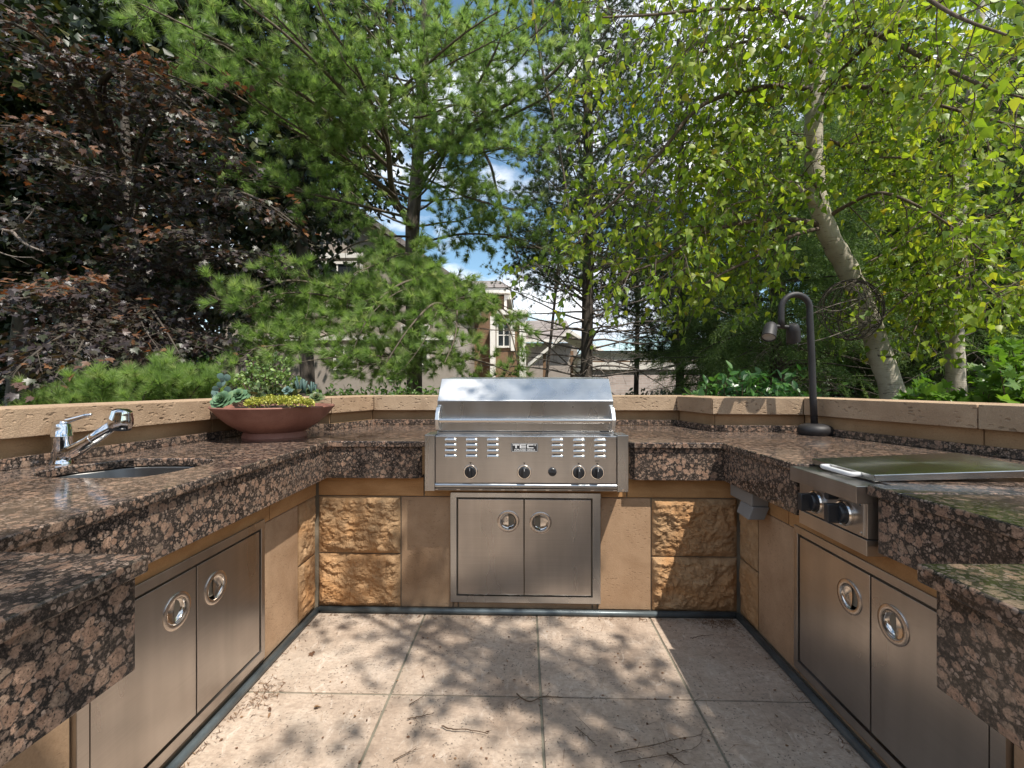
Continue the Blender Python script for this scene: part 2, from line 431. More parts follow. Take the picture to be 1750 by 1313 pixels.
M['l_ros'] = leaf_mat('rosette_succulent', [(0,(.055,.12,.060)), (.7,(.12,.21,.115)), (1,(.22,.28,.12))], .1, .5, .3)
M['l_jade'] = leaf_mat('jade_leaves', [(0,(.10,.18,.045)), (1,(.24,.33,.10))], .2, .4, .5)
M['l_sedum'] = leaf_mat('yellow_sedum', [(0,(.17,.20,.035)), (.5,(.36,.36,.055)), (.85,(.50,.47,.10)), (1,(.58,.55,.24))], .15, .5, .3)
M['l_dks'] = leaf_mat('dark_succulent', [(0,(.05,.08,.035)), (.7,(.09,.13,.05)), (1,(.17,.10,.05))], .1, .45, .4)
M['l_litter'] = leaf_mat('leaf_litter', [(0,(.085,.045,.028)), (.6,(.16,.085,.05)), (1,(.26,.16,.09))], .1, .8, .2)
M['earth'] = plain('mulch_soil', (.075,.05,.033), .95, var=.4, bmp=1.0, bscale=30)
M['lawn'] = plain('lawn_ground', (.045,.075,.022), .95, var=.35, bmp=.8, bscale=20)
M['stucco'] = plain('beige_stucco', (.36,.31,.27), .9, var=.07, bmp=.4, bscale=40)
M['trimw'] = plain('cream_trim', (.80,.76,.70), .7, var=.06)
M['soffit'] = plain('brown_soffit', (.22,.13,.075), .8, var=.15)
M['glass'] = plain('window_glass', (.03,.035,.04), .06, 0, .8)
def brick_mat(name, c1, c2, mo, s, rw=.24, rh=.075):
    m, nt, b = new_mat(name)
    br = nt.nodes.new('ShaderNodeTexBrick'); br.inputs['Scale'].default_value = 1
    br.inputs['Color1'].default_value = (*c1, 1); br.inputs['Color2'].default_value = (*c2, 1); br.inputs['Mortar'].default_value = (*mo, 1)
    br.inputs['Brick Width'].default_value = rw; br.inputs['Row Height'].default_value = rh; br.inputs['Mortar Size'].default_value = .008
    g = nt.nodes.new('ShaderNodeNewGeometry'); sp = nt.nodes.new('ShaderNodeSeparateXYZ'); cb = nt.nodes.new('ShaderNodeCombineXYZ')
    nt.links.new(g.outputs['Position'], sp.inputs[0])
    nt.links.new(mathn(nt, 'ADD', sp.outputs[0], sp.outputs[1]), cb.inputs[0]); nt.links.new(sp.outputs[2], cb.inputs[1])
    nt.links.new(cb.outputs[0], br.inputs['Vector'])
    nt.links.new(mix(nt, .5, br.outputs['Color'], ramp(nt, [(.3, .7), (.7, 1.1)], noise_(nt, pos(nt), 3, 6)), 'MULTIPLY'), b.inputs['Base Color'])
    b.inputs['Roughness'].default_value = .9
    return m
M['brick'] = brick_mat('pale_brick', (.60,.49,.45), (.50,.40,.36), (.58,.53,.50), 1)
M['shingle'] = brick_mat('grey_brown_shingles', (.20,.17,.155), (.26,.225,.21), (.10,.09,.085), 1, .35, .16)

# ------------------------------------------------------------------ ground and patio
g = MB(); g.add([(-400,-400,-.06),(400,-400,-.06),(400,400,-.06),(-400,400,-.06)], [(0,1,2,3)])
tag(g.build('ground', M['lawn'], recalc=False), kind='structure')
bedm = MB(); bedm.prism([(-9,1),(-1.9,-2),(-1.9,3.5),(1.9,3.5),(2.3,-2),(9,1),(10,13),(-10,13)], -.055, .02)
tag(bedm.build('planting_bed', M['earth']), kind='structure')

patio = link('patio', None); tag(patio, kind='structure')
b_ = MB(); b_.box((-2.2,-4,-.05), (2.2,2.7,-.006)); b_.build('grout_bed', M['grout'], patio)
rng = random.Random(4)
XJ = [-1.13, -.530, .062, .652, 1.13]
YJ = [2.42, 2.345-.006, 1.755, 1.165, .575, -.015, -.605, -1.195, -1.785, -2.375, -2.965]
YJ = [2.42] + YJ[2:]
XJ2 = [-2.0, -1.12] + XJ[1:4] + [1.12, 2.0]
for j in range(len(YJ)-1):
    xs = XJ if YJ[j+1] > .5 else XJ2
    for i in range(len(xs)-1):
        t = MB(); e = .0045; dz = rng.uniform(-.0015, .0015)
        t.box((xs[i]+e, YJ[j+1]+e, -.05), (xs[i+1]-e, YJ[j]-e, dz))
        t.build('paver', M['paver'], patio, bevel=.003)

# ------------------------------------------------------------------ masonry base
def rock_panel(mb, O, U, N, u0, u1, z0, z1, amp=.034, step=.0056, seed=0):
    O, U, N = Vector(O), Vector(U), Vector(N)
    nu = max(6, int((u1-u0)/step)); nz_ = max(6, int((z1-z0)/step))
    vs = []
    for j in range(nz_+1):
        for i in range(nu+1):
            u = u0+(u1-u0)*i/nu; z = z0+(z1-z0)*j/nz_
            ed = min(u-u0, u1-u, z-z0, z1-z)
            fall = min(1, (ed/.028))**.6 if ed > 0 else 0
            q = Vector((u*6+seed*7.1, z*7, seed*3.3))
            w = Vector((noise.noise(q*1.7), noise.noise(q*1.7+Vector((5,1,3))), 0))*.35
            d1 = noise.voronoi((q+w)*Vector((1,.8,1)) if False else (q+w)*.9)[0]; d2 = noise.voronoi((q+w)*2.6)[0]
            h = .30 + .50*noise.noise(q*.45) + .75*min(.6, d1[1]-d1[0]) + .34*min(.6, d2[1]-d2[0]) + .26*noise.fractal(q*3.7, .5, 2.3, 6)
            h = max(.0, h)*amp*fall
            vs.append(O+U*u+N*h+Vector((0,0,z)))
    n = nu+1
    mb.add(vs, [(j*n+i, j*n+i+1, (j+1)*n+i+1, (j+1)*n+i) for j in range(nz_) for i in range(nu)])

base = thing('masonry_base', 'tan sandstone base of the outdoor kitchen under the granite, smooth panels beside split-faced blocks', 'stone base', (0, 2.4, 0))
WALLS = {'back': (Vector((0,2.40,0)), Vector((1,0,0)), Vector((0,-1,0))),
         'left': (Vector((-1.13,0,0)), Vector((0,1,0)), Vector((1,0,0))),
         'right': (Vector((1.13,0,0)), Vector((0,1,0)), Vector((-1,0,0)))}
G = .003
def smooth_block(w, u0, u1, z0, z1, m='sand', n0=-.05, n1=0.0, name='smooth_stone'):
    O, U, N = WALLS[w]; t = MB(); t.obox(O, U, N, u0+G, u1-G, n0, n1, z0+G, z1-G); t.build(name, M[m], base, bevel=.003)
def rock_block(w, u0, u1, z0, z1, seed, amp=.034):
    O, U, N = WALLS[w]; t = MB()
    rock_panel(t, O, U, N, u0+G, u1-G, z0+G, z1-G, amp, seed=seed)
    t.obox(O, U, N, u0+G, u1-G, -.05, -.001, z0+G, z1-G)
    o_ = t.build('split_faced_stone', M['rock'], base, smooth=True, recalc=True); o_.data.set_sharp_from_angle(angle=math.radians(22))
mo = MB()
O, U, N = WALLS['back']; mo.obox(O, U, N, -1.2, 1.2, -.07, -.006, 0, .72)
for w in ('left', 'right'):
    O, U, N = WALLS[w]; mo.obox(O, U, N, -.6, 2.47, -.07, -.006, 0, .72)
mo.build('mortar', M['mortar'], base)
ZL, ZT = .617, .7235
rock_block('back', -1.115, -.667, ZL-.31, ZL, 1); rock_block('back', -1.115, -.667, 0.02, ZL-.31, 2)
rock_block('back', .669, 1.118, ZL-.31, ZL, 3); rock_block('back', .669, 1.118, .02, ZL-.31, 4)
smooth_block('back', -.667, -.385, 0.02, ZL); smooth_block('back', .385, .669, .02, ZL)
for a, b in ((-.385, -.357), (-.357, .358), (.358, .385)): smooth_block('back', a, b, .02, .09)
for a, b in ((-1.115, -.54), (-.54, -.05), (-.05, .54), (.54, 1.118)): smooth_block('back', a, b, ZL, ZT, 'lintel', n1=.006, name='lintel_stone')
for w, y0 in (('left', 1.088), ('right', 1.076)):
    y1 = 1.898
    rock_block(w, 2.21, 2.392, ZL-.31, ZL, 5 if w == 'left' else 7, .022); rock_block(w, 2.21, 2.392, .02, ZL-.31, 6 if w == 'left' else 8, .022)
    smooth_block(w, y1-.01, 2.21, .02, ZL)
    for a, b in ((y0, 1.50), (1.50, y1-.01)): smooth_block(w, a, b, .02, .075)
    smooth_block(w, .55, y0, .02, ZL); smooth_block(w, 0, .55, .02, ZL); smooth_block(w, -.6, 0, .02, ZL)
    for a, b in ((-.6, 0), (0, .6), (.6, 1.25), (1.25, 1.95), (1.95, 2.392)): smooth_block(w, a, b, ZL, ZT, 'lintel', n1=.006, name='lintel_stone')

# quarter-round trim along the foot of the walls
for nm, pts, lb in (('floor_trim', [(-1.10, 2.375, .014), (-.36, 2.375, .014), (.36, 2.375, .014), (1.10, 2.375, .014)], 'bluish grey rounded trim strip on the paving along the back wall'),
                    ('floor_trim', [(-1.108, 2.372, .014), (-1.108, 1.3, .014), (-1.108, -.6, .014)], 'bluish grey rounded trim strip on the paving under the sink side'),
                    ('floor_trim', [(1.108, 2.372, .014), (1.108, 1.3, .014), (1.108, -.6, .014)], 'bluish grey rounded trim strip on the paving under the side burner')):
    t = MB(); t.tube(pts, .0155, 12)
    tag(t.build(nm, M['trim'], smooth=True, loc=pts[0]), lb, 'trim strip', 'trim strips at the foot of the walls')

# ------------------------------------------------------------------ garden wall with coping
WPATH = [(-2.02,-.6), (-1.80,1.5), (-1.675,2.42), (-1.60,2.88), (-1.25,2.88), (-1.10,3.26), (1.09,3.28), (1.175,2.87), (1.725,2.84), (1.925,1.98), (2.12,1.15), (2.40,-.6)]
def offs(path, d):
    """offset to the left of travel"""
    out = []
    p = [Vector(q) for q in path]
    for i in range(len(p)):
        a = (p[i]-p[i-1]).normalized() if i else (p[1]-p[0]).normalized()
        b = (p[i+1]-p[i]).normalized() if i < len(p)-1 else a
        na, nb = Vector((-a.y, a.x)), Vector((-b.y, b.x))
        m = (na+nb).normalized(); out.append(p[i]+m*(d/max(.35, m.dot(na))))
    return out
gw = thing('garden_wall', 'low tan stone wall with overhanging pitted coping running behind the counters', 'garden wall', (0, 3.3, 0))
def course(z0, z1, dA, dB, maxlen, m, name, gap=.004, bev=.004):
    A, B = offs(WPATH, dA), offs(WPATH, dB)
    for i in range(len(WPATH)-1):
        ln = (Vector(WPATH[i+1])-Vector(WPATH[i])).length; k = max(1, round(ln/maxlen))
        for j in range(k):
            t0, t1 = j/k+gap/ln/2, (j+1)/k-gap/ln/2
            q = [A[i].lerp(A[i+1], t0), A[i].lerp(A[i+1], t1), B[i].lerp(B[i+1], t1), B[i].lerp(B[i+1], t0)]
            t = MB(); t.prism([tuple(v) for v in q], z0, z1); t.build(name, m, gw, bevel=bev)
A, B = offs(WPATH, .06), offs(WPATH, .25)
t = MB(); t.prism([tuple(v) for v in A+B[::-1]], 0, 1.10); t.build('mortar_core', M['mortar'], gw)
course(.0, 1.026, .05, .27, .85, M['wallstone'], 'wall_stone')
course(1.028, 1.132, .015, .31, .95, M['coping'], 'coping_stone')

# ------------------------------------------------------------------ granite counters
ZC = .92
def smooth_hole(pts, it=2):
    for _ in range(it):
        q = []
        for i in range(len(pts)):
            a, b = Vector(pts[i]), Vector(pts[(i+1) % len(pts)])
            q += [tuple(a.lerp(b, .25)), tuple(a.lerp(b, .75))]
        pts = q
    return pts
SINK = smooth_hole([(-1.25,1.40), (-1.20,1.48), (-1.19,1.70), (-1.27,1.775), (-1.50,1.775), (-1.60,1.745), (-1.625,1.66), (-1.68,1.60), (-1.66,1.47), (-1.58,1.40)], 2)
wl = offs(WPATH, .0)
wl2 = [tuple(v) for v in offs(WPATH, .03)]
gl = thing('granite_counter', 'polished brown granite counter with a sink cut-out, turning round the left corner', 'countertop', (-1.4, 1.6, ZC), 'granite counters')
gr = thing('granite_counter', 'polished brown granite counter with the side burner let in, turning round the right corner', 'countertop', (1.4, 1.6, ZC), 'granite counters')
polyL = [(-.525,3.25),(-.525,2.36),(-.56,2.33),(-1.03,2.33),(-1.02,.785),(-.662,.775),(-.664,-.6)] + wl2[0:6]
t = MB(); t.prism(polyL, .889, ZC, [SINK]); t.build('slab', M['granite'], gl, bevel=.005, segs=3)
polyR = [(.525,3.25)] + [(wl2[6][0]-.0, wl2[6][1]), wl2[7], wl2[8], wl2[9], wl2[10][:2]]
yb = 1.265
xb = wl2[9][0]+(wl2[10][0]-wl2[9][0])*((wl2[9][1]-yb)/(wl2[9][1]-wl2[10][1]))
polyR = [(.525,3.25),(.525,2.36),(.56,2.32),(1.005,2.32),(1.012,1.714),(1.09,1.714),(1.09,1.368),(1.017,1.368),(1.029,yb),(xb,yb),wl2[9],wl2[8],wl2[7],wl2[6]]
t = MB(); t.prism(polyR, .889, ZC); t.build('slab', M['granite'], gr, bevel=.005, segs=3)
polyR2 = [(1.031,yb-.0025),(1.052,.783),(.655,.773),(.658,-.6),wl2[11],wl2[10],(xb,yb-.0025)]
t = MB(); t.prism(polyR2, .889, ZC); t.build('slab', M['granite'], gr, bevel=.005, segs=3)
def apron(par, path, th=.03, z0=.7235, z1=.889, rec=.014):
    A, B = offs(path, rec), offs(path, rec+th)
    for i in range(len(path)-1):
        q = [A[i], A[i+1], B[i+1], B[i]]
        t = MB(); t.prism([tuple(v) for v in q], z0, z1); t.build('apron', M['granite'], par, bevel=.002)
apron(gl, [(-.664,-.6), (-.662,.775), (-1.02,.785), (-1.03,2.33), (-.56,2.33), (-.53,2.36), (-.53,2.6)])
apron(gr, [(.53,2.6), (.53,2.36), (.56,2.32), (1.005,2.32), (1.012,1.714), (1.09,1.714)])
apron(gr, [(1.09,1.3675), (1.017,1.3675), (1.052,.783), (.655,.773), (.658,-.6)], rec=.018)
def bsplash(par, i0, i1):
    A, B = offs(WPATH, 0), offs(WPATH, .028)
    for i in range(i0, i1):
        p0, p1, q0, q1 = A[i], A[i+1], B[i], B[i+1]
        if i == 5:
            for par2, a, b in ((gl, 0, .262), (gr, .742, 1)):
                t = MB(); t.prism([tuple(p0.lerp(p1, a)), tuple(p0.lerp(p1, b)), tuple(q0.lerp(q1, b)), tuple(q0.lerp(q1, a))], ZC+.0005, ZC+.04); t.build('backsplash', M['granite'], par2, bevel=.002)
            continue
        t = MB(); t.prism([tuple(p0), tuple(p1), tuple(q1), tuple(q0)], ZC+.0005, ZC+.04); t.build('backsplash', M['granite'], par, bevel=.002)
bsplash(gl, 0, 6); bsplash(gr, 6, 11)

# sink bowl
sk = thing('sink', 'undermounted stainless steel sink bowl below the granite beside the faucet', 'sink', (-1.42, 1.58, .75))
c0 = Vector((-1.42, 1.58))
t = MB(); n = len(SINK); vs = []; prof = [(1.06,.888), (1.02,.886), (1.01,.88), (1.0,.76), (.94,.735), (.80,.73), (.12,.722)]
for s_, z in prof:
    for q in SINK:
        v = c0+(Vector(q)-c0)*s_; vs.append((v.x, v.y, z))
t.add(vs, [(i*n+j, i*n+(j+1) % n, (i+1)*n+(j+1) % n, (i+1)*n+j) for i in range(len(prof)-1) for j in range(n)])
t.build('bowl', M['steel_dark'], sk, smooth=True)
t = MB(); t.lathe([(.0,.724),(.042,.724),(.05,.729)], Matrix.Translation((-1.42,1.58,0))); t.build('drain', M['polish'], sk, smooth=True)

# faucet
fc = thing('faucet', 'chrome single-lever faucet with a pull-out spray head angled over the sink', 'faucet', (-1.74, 1.64, ZC))
fx, fy = -1.74, 1.64
t = MB(); t.lathe([(.0,ZC),(.036,ZC),(.036,ZC+.006),(.0325,ZC+.012),(.031,ZC+.02),(.0305,ZC+.10),(.032,ZC+.102),(.032,ZC+.106),(.0305,ZC+.108),(.030,ZC+.135),(.026,ZC+.150),(.012,ZC+.156),(0,ZC+.157)], Matrix.Translation((fx,fy,0)))
t.build('body', M['chrome'], fc, smooth='auto')
t = MB(); t.tube([(fx-.035,fy,1.072),(fx-.02,fy,1.074),(fx+.03,fy,1.083),(fx+.09,fy,1.101),(fx+.115,fy,1.106)], [.006,.010,.0095,.007,.004], 10)
t.tube([(fx,fy,1.05),(fx+.01,fy,1.08)], [.018,.012], 12); t.build('lever', M['chrome'], fc, smooth=True)
t = MB(); t.tube([(fx+.005,fy,.955),(fx+.05,fy,.968),(fx+.12,fy,1.012),(fx+.215,fy+.003,1.078)], [.029,.027,.0215,.019], 20)
t.build('spout', M['chrome'], fc, smooth=True)
t = MB(); t.tube([(fx+.112,fy,1.007),(fx+.124,fy,1.015)], .0235, 20); t.build('collar', M['polish'], fc, smooth='auto')
Mh = Matrix.Translation((fx+.225,fy+.003,1.083)) @ Matrix.Rotation(math.radians(8), 4, 'Y')
t = MB(); t.lathe([(0,.043),(.020,.043),(.031,.036),(.0335,.024),(.0335,.022),(.038,.008),(.0385,-.012),(.036,-.024),(.033,-.030)], Mh, 28); h = t.build('spray_head', M['chrome'], fc, smooth='auto')
t = MB(); t.lathe([(.0352,-.0265),(.034,-.034),(.026,-.036),(0,-.036)], Mh, 28); t.build('nozzle_ring', M['black'], h, smooth='auto')

# ------------------------------------------------------------------ steel access doors
def add_pull(parent, C, U, N, split_side):
    """recessed round pull: outer ring, dished cup and a half cover"""
    C, U, N = Vector(C), Vector(U), Vector(N); Z = Vector((0,0,1))
    Mx = Matrix(((U.x, Z.x, N.x, C.x), (U.y, Z.y, N.y, C.y), (U.z, Z.z, N.z, C.z), (0,0,0,1)))
    t = MB(); t.lathe([(.0585,.0), (.0585,.0022), (.0565,.0038), (.0450,.0042), (.0425,.003), (.0415,-.002)], Mx, 40); r = t.build('pull', M['ring'], parent, smooth='auto')
    prof = [(.0416,-.002)] + [(.0416*math.cos(a), -.002-.021*math.sin(a)) for a in [i*math.pi/2/8 for i in range(1, 9)]]
    t = MB(); t.lathe(prof, Mx, 40); t.build('cup', M['polish'], r, smooth=True)
    a0 = math.pi/2 if split_side < 0 else -math.pi/2
    prof = [(.0412,-.0015)] + [(.0412*math.cos(a), -.0015-.008*math.sin(a)) for a in [i*math.pi/2/6 for i in range(1, 7)]]
    t = MB(); t.lathe(prof, Mx, 24, a0, a0+math.pi); t.build('half_cover', M['polish'], r, smooth=True)
def access(label, w, u0, u1, z0, z1, d0, dm, d1, zb, zt, pulls, m, loc, steelf):
    O, U, N = WALLS[w]
    th = thing('access_doors', label, 'cabinet doors', loc, 'steel cabinet doors under the counters')
    t = MB(); f0, f1 = -.025, .014
    t.obox(O,U,N, u0,u1, f0,f1, z0, zb-.008); t.obox(O,U,N, u0,u1, f0,f1, zt+.012, z1)
    t.obox(O,U,N, u0,d0-.008, f0,f1, zb-.008, zt+.012); t.obox(O,U,N, d1+.008,u1, f0,f1, zb-.008, zt+.012)
    t.build('frame', steelf, th, bevel=.0015)
    t = MB(); t.obox(O,U,N, d0-.009,d1+.009, -.03,-.025, zb-.009, zt+.013); t.build('recess', M['dark'], th)
    e = .0032
    for a, b, (pu, pz), sd in ((d0, dm-e, pulls[0], -1), (dm+e, d1, pulls[1], 1)):
        # door panel with a round hole for the pull
        C = O+U*pu+Vector((0,0,pz)); k = 40
        outer = [(a,zb),(b,zb),(b,zt),(a,zt)]
        hole = [(pu+.0418*math.cos(2*math.pi*i/k), pz+.0418*math.sin(2*math.pi*i/k)) for i in range(k)]
        pm = MB(); pm.prism(outer, -.006, .009, [hole])
        mm = MB(); mm.v = [tuple(O+U*x+N*z+Vector((0,0,y))) for x, y, z in pm.v]; mm.f = pm.f
        d = mm.build('door', m, th, bevel=.0012)
        add_pull(d, C+N*.009, U, N, sd)
    return th
access('steel double doors in the back wall directly under the grill', 'back', -.396, .400, .057, .642, -.356, -.004, .350, .098, .605, ((-.0875,.489),(.083,.483)), M['steel_z'], (0,2.4,.05), M['steel_x'])
access('steel double doors under the sink, partly behind the near left counter', 'left', 1.088, 1.898, .048, .640, 1.129, 1.504, 1.867, .092, .597, ((1.417,.489),(1.598,.483)), M['steel_y'], (-1.13,1.5,.05), M['steel_y'])
access('steel double doors under the side burner at the right', 'right', 1.076, 1.899, .050, .637, 1.120, 1.491, 1.866, .092, .597, ((1.401,.487),(1.586,.485)), M['steel_y'], (1.13,1.5,.05), M['steel_y'])

# ------------------------------------------------------------------ grill
gq = thing('gas_grill', 'large built-in stainless gas grill with closed hood in the middle of the back counter', 'grill', (0, 2.5, .68))
YF = 2.262
t = MB()   # hood: side profile swept across
prof = [(2.300,.978),(2.300,1.135),(2.418,1.249),(2.80,1.262),(2.93,1.20),(2.95,.978)]
x0, x1 = -.450, .450; n = len(prof)
t.add([(x0,y,z) for y,z in prof]+[(x1,y,z) for y,z in prof], [(i,(i+1) % n,(i+1) % n+n,i+n) for i in range(n)]+[tuple(range(n))[::-1], tuple(range(n,2*n))])
hood = t.build('hood', M['steel_x'], gq, bevel=.003)
t = MB(); t.box((-.452,2.302,.955),(.452,2.95,.975)); t.box((-.50,2.275,.905),(.50,2.97,.954)); t.build('firebox', M['steel_x'], gq, bevel=.002)
t = MB(); t.tube([(-.428,2.238,1.037),(.428,2.238,1.037)], .0125, 20); t.build('handle', M['polish'], hood, smooth='auto')
for sx in (-1, 1):
    pts = [(2.299,.985),(2.244,.990),(2.226,1.012),(2.222,1.042),(2.236,1.075),(2.262,1.102),(2.299,1.114)]
    t = MB(); xa, xb_ = sx*.448, sx*.428; k = len(pts)
    t.add([(xa,y,z) for y,z in pts]+[(xb_,y,z) for y,z in pts], [(i,(i+1) % k,(i+1) % k+k,i+k) for i in range(k)]+[tuple(range(k)), tuple(range(k,2*k))])
    t.build('handle_bracket', M['bracket'], hood, bevel=.003)
for x in (.245, .357):
    t = MB(); t.tube([(x,2.301,1.103),(x,2.2965,1.103)], .004, 10); t.build('screw', M['polish'], hood, smooth='auto')
# control panel
YPN = 2.252
t = MB(); t.box((-.452,YPN,.722),(.458,YPN+.05,.960)); pan = t.build('control_panel', M['steel_p'], gq, bevel=.004)
for xa, xb_ in ((-.505,-.4535), (.4605,.515)):
    t = MB(); t.add([(xa,YPN-.002,.682),(xb_,YPN-.002,.682),(xb_,YPN-.002,.964),(xa,YPN-.002,.964),(xa,2.42,.682),(xb_,2.42,.682),(xb_,2.42,.964),(xa,2.42,.964)],
                    [(0,1,2,3),(4,7,6,5),(0,4,5,1),(1,5,6,2),(2,6,7,3),(3,7,4,0)]); t.build('end_cap', M['steel_x'], gq, bevel=.002)
t = MB(); t.tube([(.487,YPN-.0015,.692),(.487,YPN-.006,.692)], .007, 14); t.build('bolt', M['polish'], gq, smooth='auto')
t = MB(); t.box((-.4525,2.275,.684),(.4595,2.42,.721)); t.build('lower_gap', M['dark'], gq)
t = MB(); t.tube([(-.452,2.262,.708),(.458,2.262,.708)], .0125, 16); t.box((-.452,2.262,.6955),(.458,2.274,.7205)); t.build('tray_handle', M['steel_x'], gq, smooth='auto')
t = MB(); t.box((-.452,2.256,.6845),(.458,2.270,.6925)); t.build('lower_rail', M['steel_z'], gq)
for i in range(8):
    x = -.39+i*.112
    t = MB(); t.box((x-.048,2.2545,.6865),(x+.046,2.2565,.6895)); t.build('slot', M['dark'], gq)
def louver(x, z):
    t = MB(); a, b = .0325, .0075; nu, nv = 14, 7; vs = []
    for j in range(nv+1):
        for i in range(nu+1):
            u, v = -1+2*i/nu, j/nv
            h = (max(0, 1-abs(u)**5))**.5*math.sin(math.pi/2*(1-v)**.8) if True else 0
            uu = u*a*(1 if v < .999 else .96); rr = (max(0, 1-abs(u)**6))**.5
            vs.append((x+uu, YPN-.0005-.0095*h, z-b+2*b*v*rr))
    n = nu+1; t.add(vs, [(j*n+i, j*n+i+1, (j+1)*n+i+1, (j+1)*n+i) for j in range(nv) for i in range(nu)])
    t.add([(x-a*.85,YPN-.0007,z-b-.0035),(x+a*.85,YPN-.0007,z-b-.0035),(x+a*.85,YPN-.0007,z-b+.001),(x-a*.85,YPN-.0007,z-b+.001)], [(0,1,2,3)])
    t.build('louver', M['polish'], pan, smooth='auto')
for x in (-.374,-.268,-.161,.162,.270,.375):
    for z in (.9435,.9165,.8885,.8615): louver(x, z)
def text_mesh(s, size, M4, name, mat, parent, sx=1.0, extr=.0006):
    cu = bpy.data.curves.new(name, 'FONT'); cu.body = s; cu.size = size; cu.align_x = 'CENTER'; cu.align_y = 'CENTER'; cu.extrude = extr; cu.offset = size*.02
    tmp = bpy.data.objects.new('tmp', cu); COL.objects.link(tmp)
    dg = bpy.context.evaluated_depsgraph_get(); me = bpy.data.meshes.new_from_object(tmp.evaluated_get(dg)); bpy.data.objects.remove(tmp)
    me.transform(Matrix.Diagonal((sx,1,1,1))); me.transform(M4)
    o = link(name, me, parent); me.transform(Matrix.Translation(-ORG[o.name])); me.materials.clear(); me.materials.append(mat); return o
FR = Matrix.Rotation(math.radians(90), 4, 'X')      # text facing -Y
t = MB(); t.box((-.069,YPN-.0030,.8805),(.066,YPN,.9225)); bd = t.build('badge', M['black'], pan, bevel=.001)
def tstrip(x0, x1, z0, z1, y=YPN-.0042): return MB().box((x0,y,z0),(x1,YPN-.0028,z1))
for q in ((-.0655,.0625,.9195,.9210),(-.0655,.0625,.8820,.8832),(-.0655,-.0643,.8832,.9195),(.0613,.0625,.8832,.9195)): tstrip(*q).build('badge_border', M['print'], bd)
# the three heavy block letters
t = tstrip(-.060,-.028,.9125,.9175); t.box((-.0475,YPN-.0042,.8985),(-.0405,YPN-.0028,.9124)); t.build('letter_t', M['print'], bd)
t = tstrip(-.0255,-.019,.8985,.9175); 
for z in (.8985,.9060,.9135): t.box((-.0189,YPN-.0042,z),(.006,YPN-.0028,z+.004))
t.build('letter_e', M['print'], bd)
t = tstrip(.0115,.018,.8985,.9175)
for z in (.8985,.9130): t.box((.0181,YPN-.0042,z),(.043,YPN-.0028,z+.0045))
t.build('letter_c', M['print'], bd)
text_mesh('\u00ae', .010, Matrix.Translation((.0515,YPN-.0032,.914)) @ FR, 'registered_mark', M['print'], bd)
text_mesh('INFRARED GRILLS', .0125, Matrix.Translation((-.0015,YPN-.0032,.8895)) @ FR, 'small_lettering', M['print'], bd, 1.05)
def knob(x, z, r=.029):
    My = Matrix.Translation((x,YPN,z)) @ Matrix.Rotation(math.radians(90), 4, 'X')
    t = MB(); t.lathe([(r*1.24,0),(r*1.24,.005),(r*1.16,.008),(r*1.02,.008),(r*1.0,.006)], My, 36); k = t.build('knob', M['polish'], gq, smooth='auto')
    t = MB(); t.lathe([(r,.004),(r*.98,.016),(r*.86,.020),(0,.020)], My, 36); t.box((x-r*.26,YPN-.036,z-r*.88),(x+r*.26,YPN-.019,z+r*.88)); t.build('knob_grip', M['black'], k, smooth='auto', bevel=.0015)
    t = MB(); t.box((x-.0012,YPN-.0368,z+r*.35),(x+.0012,YPN-.0355,z+r*.8)); t.build('pointer_mark', M['print'], k)
    t = MB(); zz = z+r*1.62
    t.add([(x-.006,YPN-.0008,zz),(x,YPN-.0008,zz-.008),(x+.006,YPN-.0008,zz)], [(0,1,2)]); t.add([(x-.0035,YPN-.0012,zz-.0012),(x,YPN-.0012,zz-.0058),(x+.0035,YPN-.0012,zz-.0012)], [(0,1,2)])
    t.build('printed_arrow', M['black'], pan, recalc=False)
for x in (-.273,-.003,.268,.360): knob(x, .779)
My = Matrix.Translation((.137,YPN,.781)) @ Matrix.Rotation(math.radians(90), 4, 'X')
t = MB(); t.lathe([(.021,0),(.0205,.011),(.017,.014),(0,.014)], My, 28); t.box((.119,YPN-.019,.778),(.155,YPN-.013,.784)); t.build('ignition_button', M['black'], gq, smooth='auto')
t = MB(); t.box((.350,YPN-.001,.8345),(.370,YPN+.001,.8375)); t.build('printed_mark', M['black'], pan)

# ------------------------------------------------------------------ side burner
sb = thing('side_burner', 'built-in stainless side burner with flat lid and two black knobs in the right counter', 'side burner', (1.0, 1.41, .75))
t = MB(); t.box((.990,1.372,.862),(1.10,1.708,.914)); t.build('top_flange', M['steel_y'], sb, bevel=.0015)
t = MB(); t.box((1.024,1.374,.756),(1.08,1.706,.862)); pnl = t.build('control_panel', M['steel_y'], sb, bevel=.001)
t = MB(); t.box((1.0215,1.386,.762),(1.0238,1.389,.857)); t.build('panel_trim', M['bracket'], sb)
t = MB(); t.box((1.030,1.375,.7525),(1.08,1.705,.7558)); t.build('gap', M['dark'], sb)
t = MB(); t.box((1.022,1.374,.704),(1.08,1.706,.752)); t.build('lower_panel', M['steel_y'], sb, bevel=.001)
t = MB(); t.add([(1.073,1.41,.920),(1.60,1.41,.938),(1.60,1.712,.942),(1.073,1.712,.922),(1.073,1.41,.941),(1.60,1.41,.960),(1.60,1.712,.966),(1.073,1.712,.942)],
                [(0,3,2,1),(4,5,6,7),(0,1,5,4),(1,2,6,5),(2,3,7,6),(3,0,4,7)]); lid = t.build('lid', M['lid'], sb, bevel=.002)
t = MB(); t.tube([(1.074,1.470,.931),(1.046,1.472,.931),(1.042,1.485,.931),(1.042,1.600,.931),(1.046,1.613,.931),(1.074,1.615,.931)], .0075, 10); t.build('lid_handle', M['print'], lid, smooth=True)
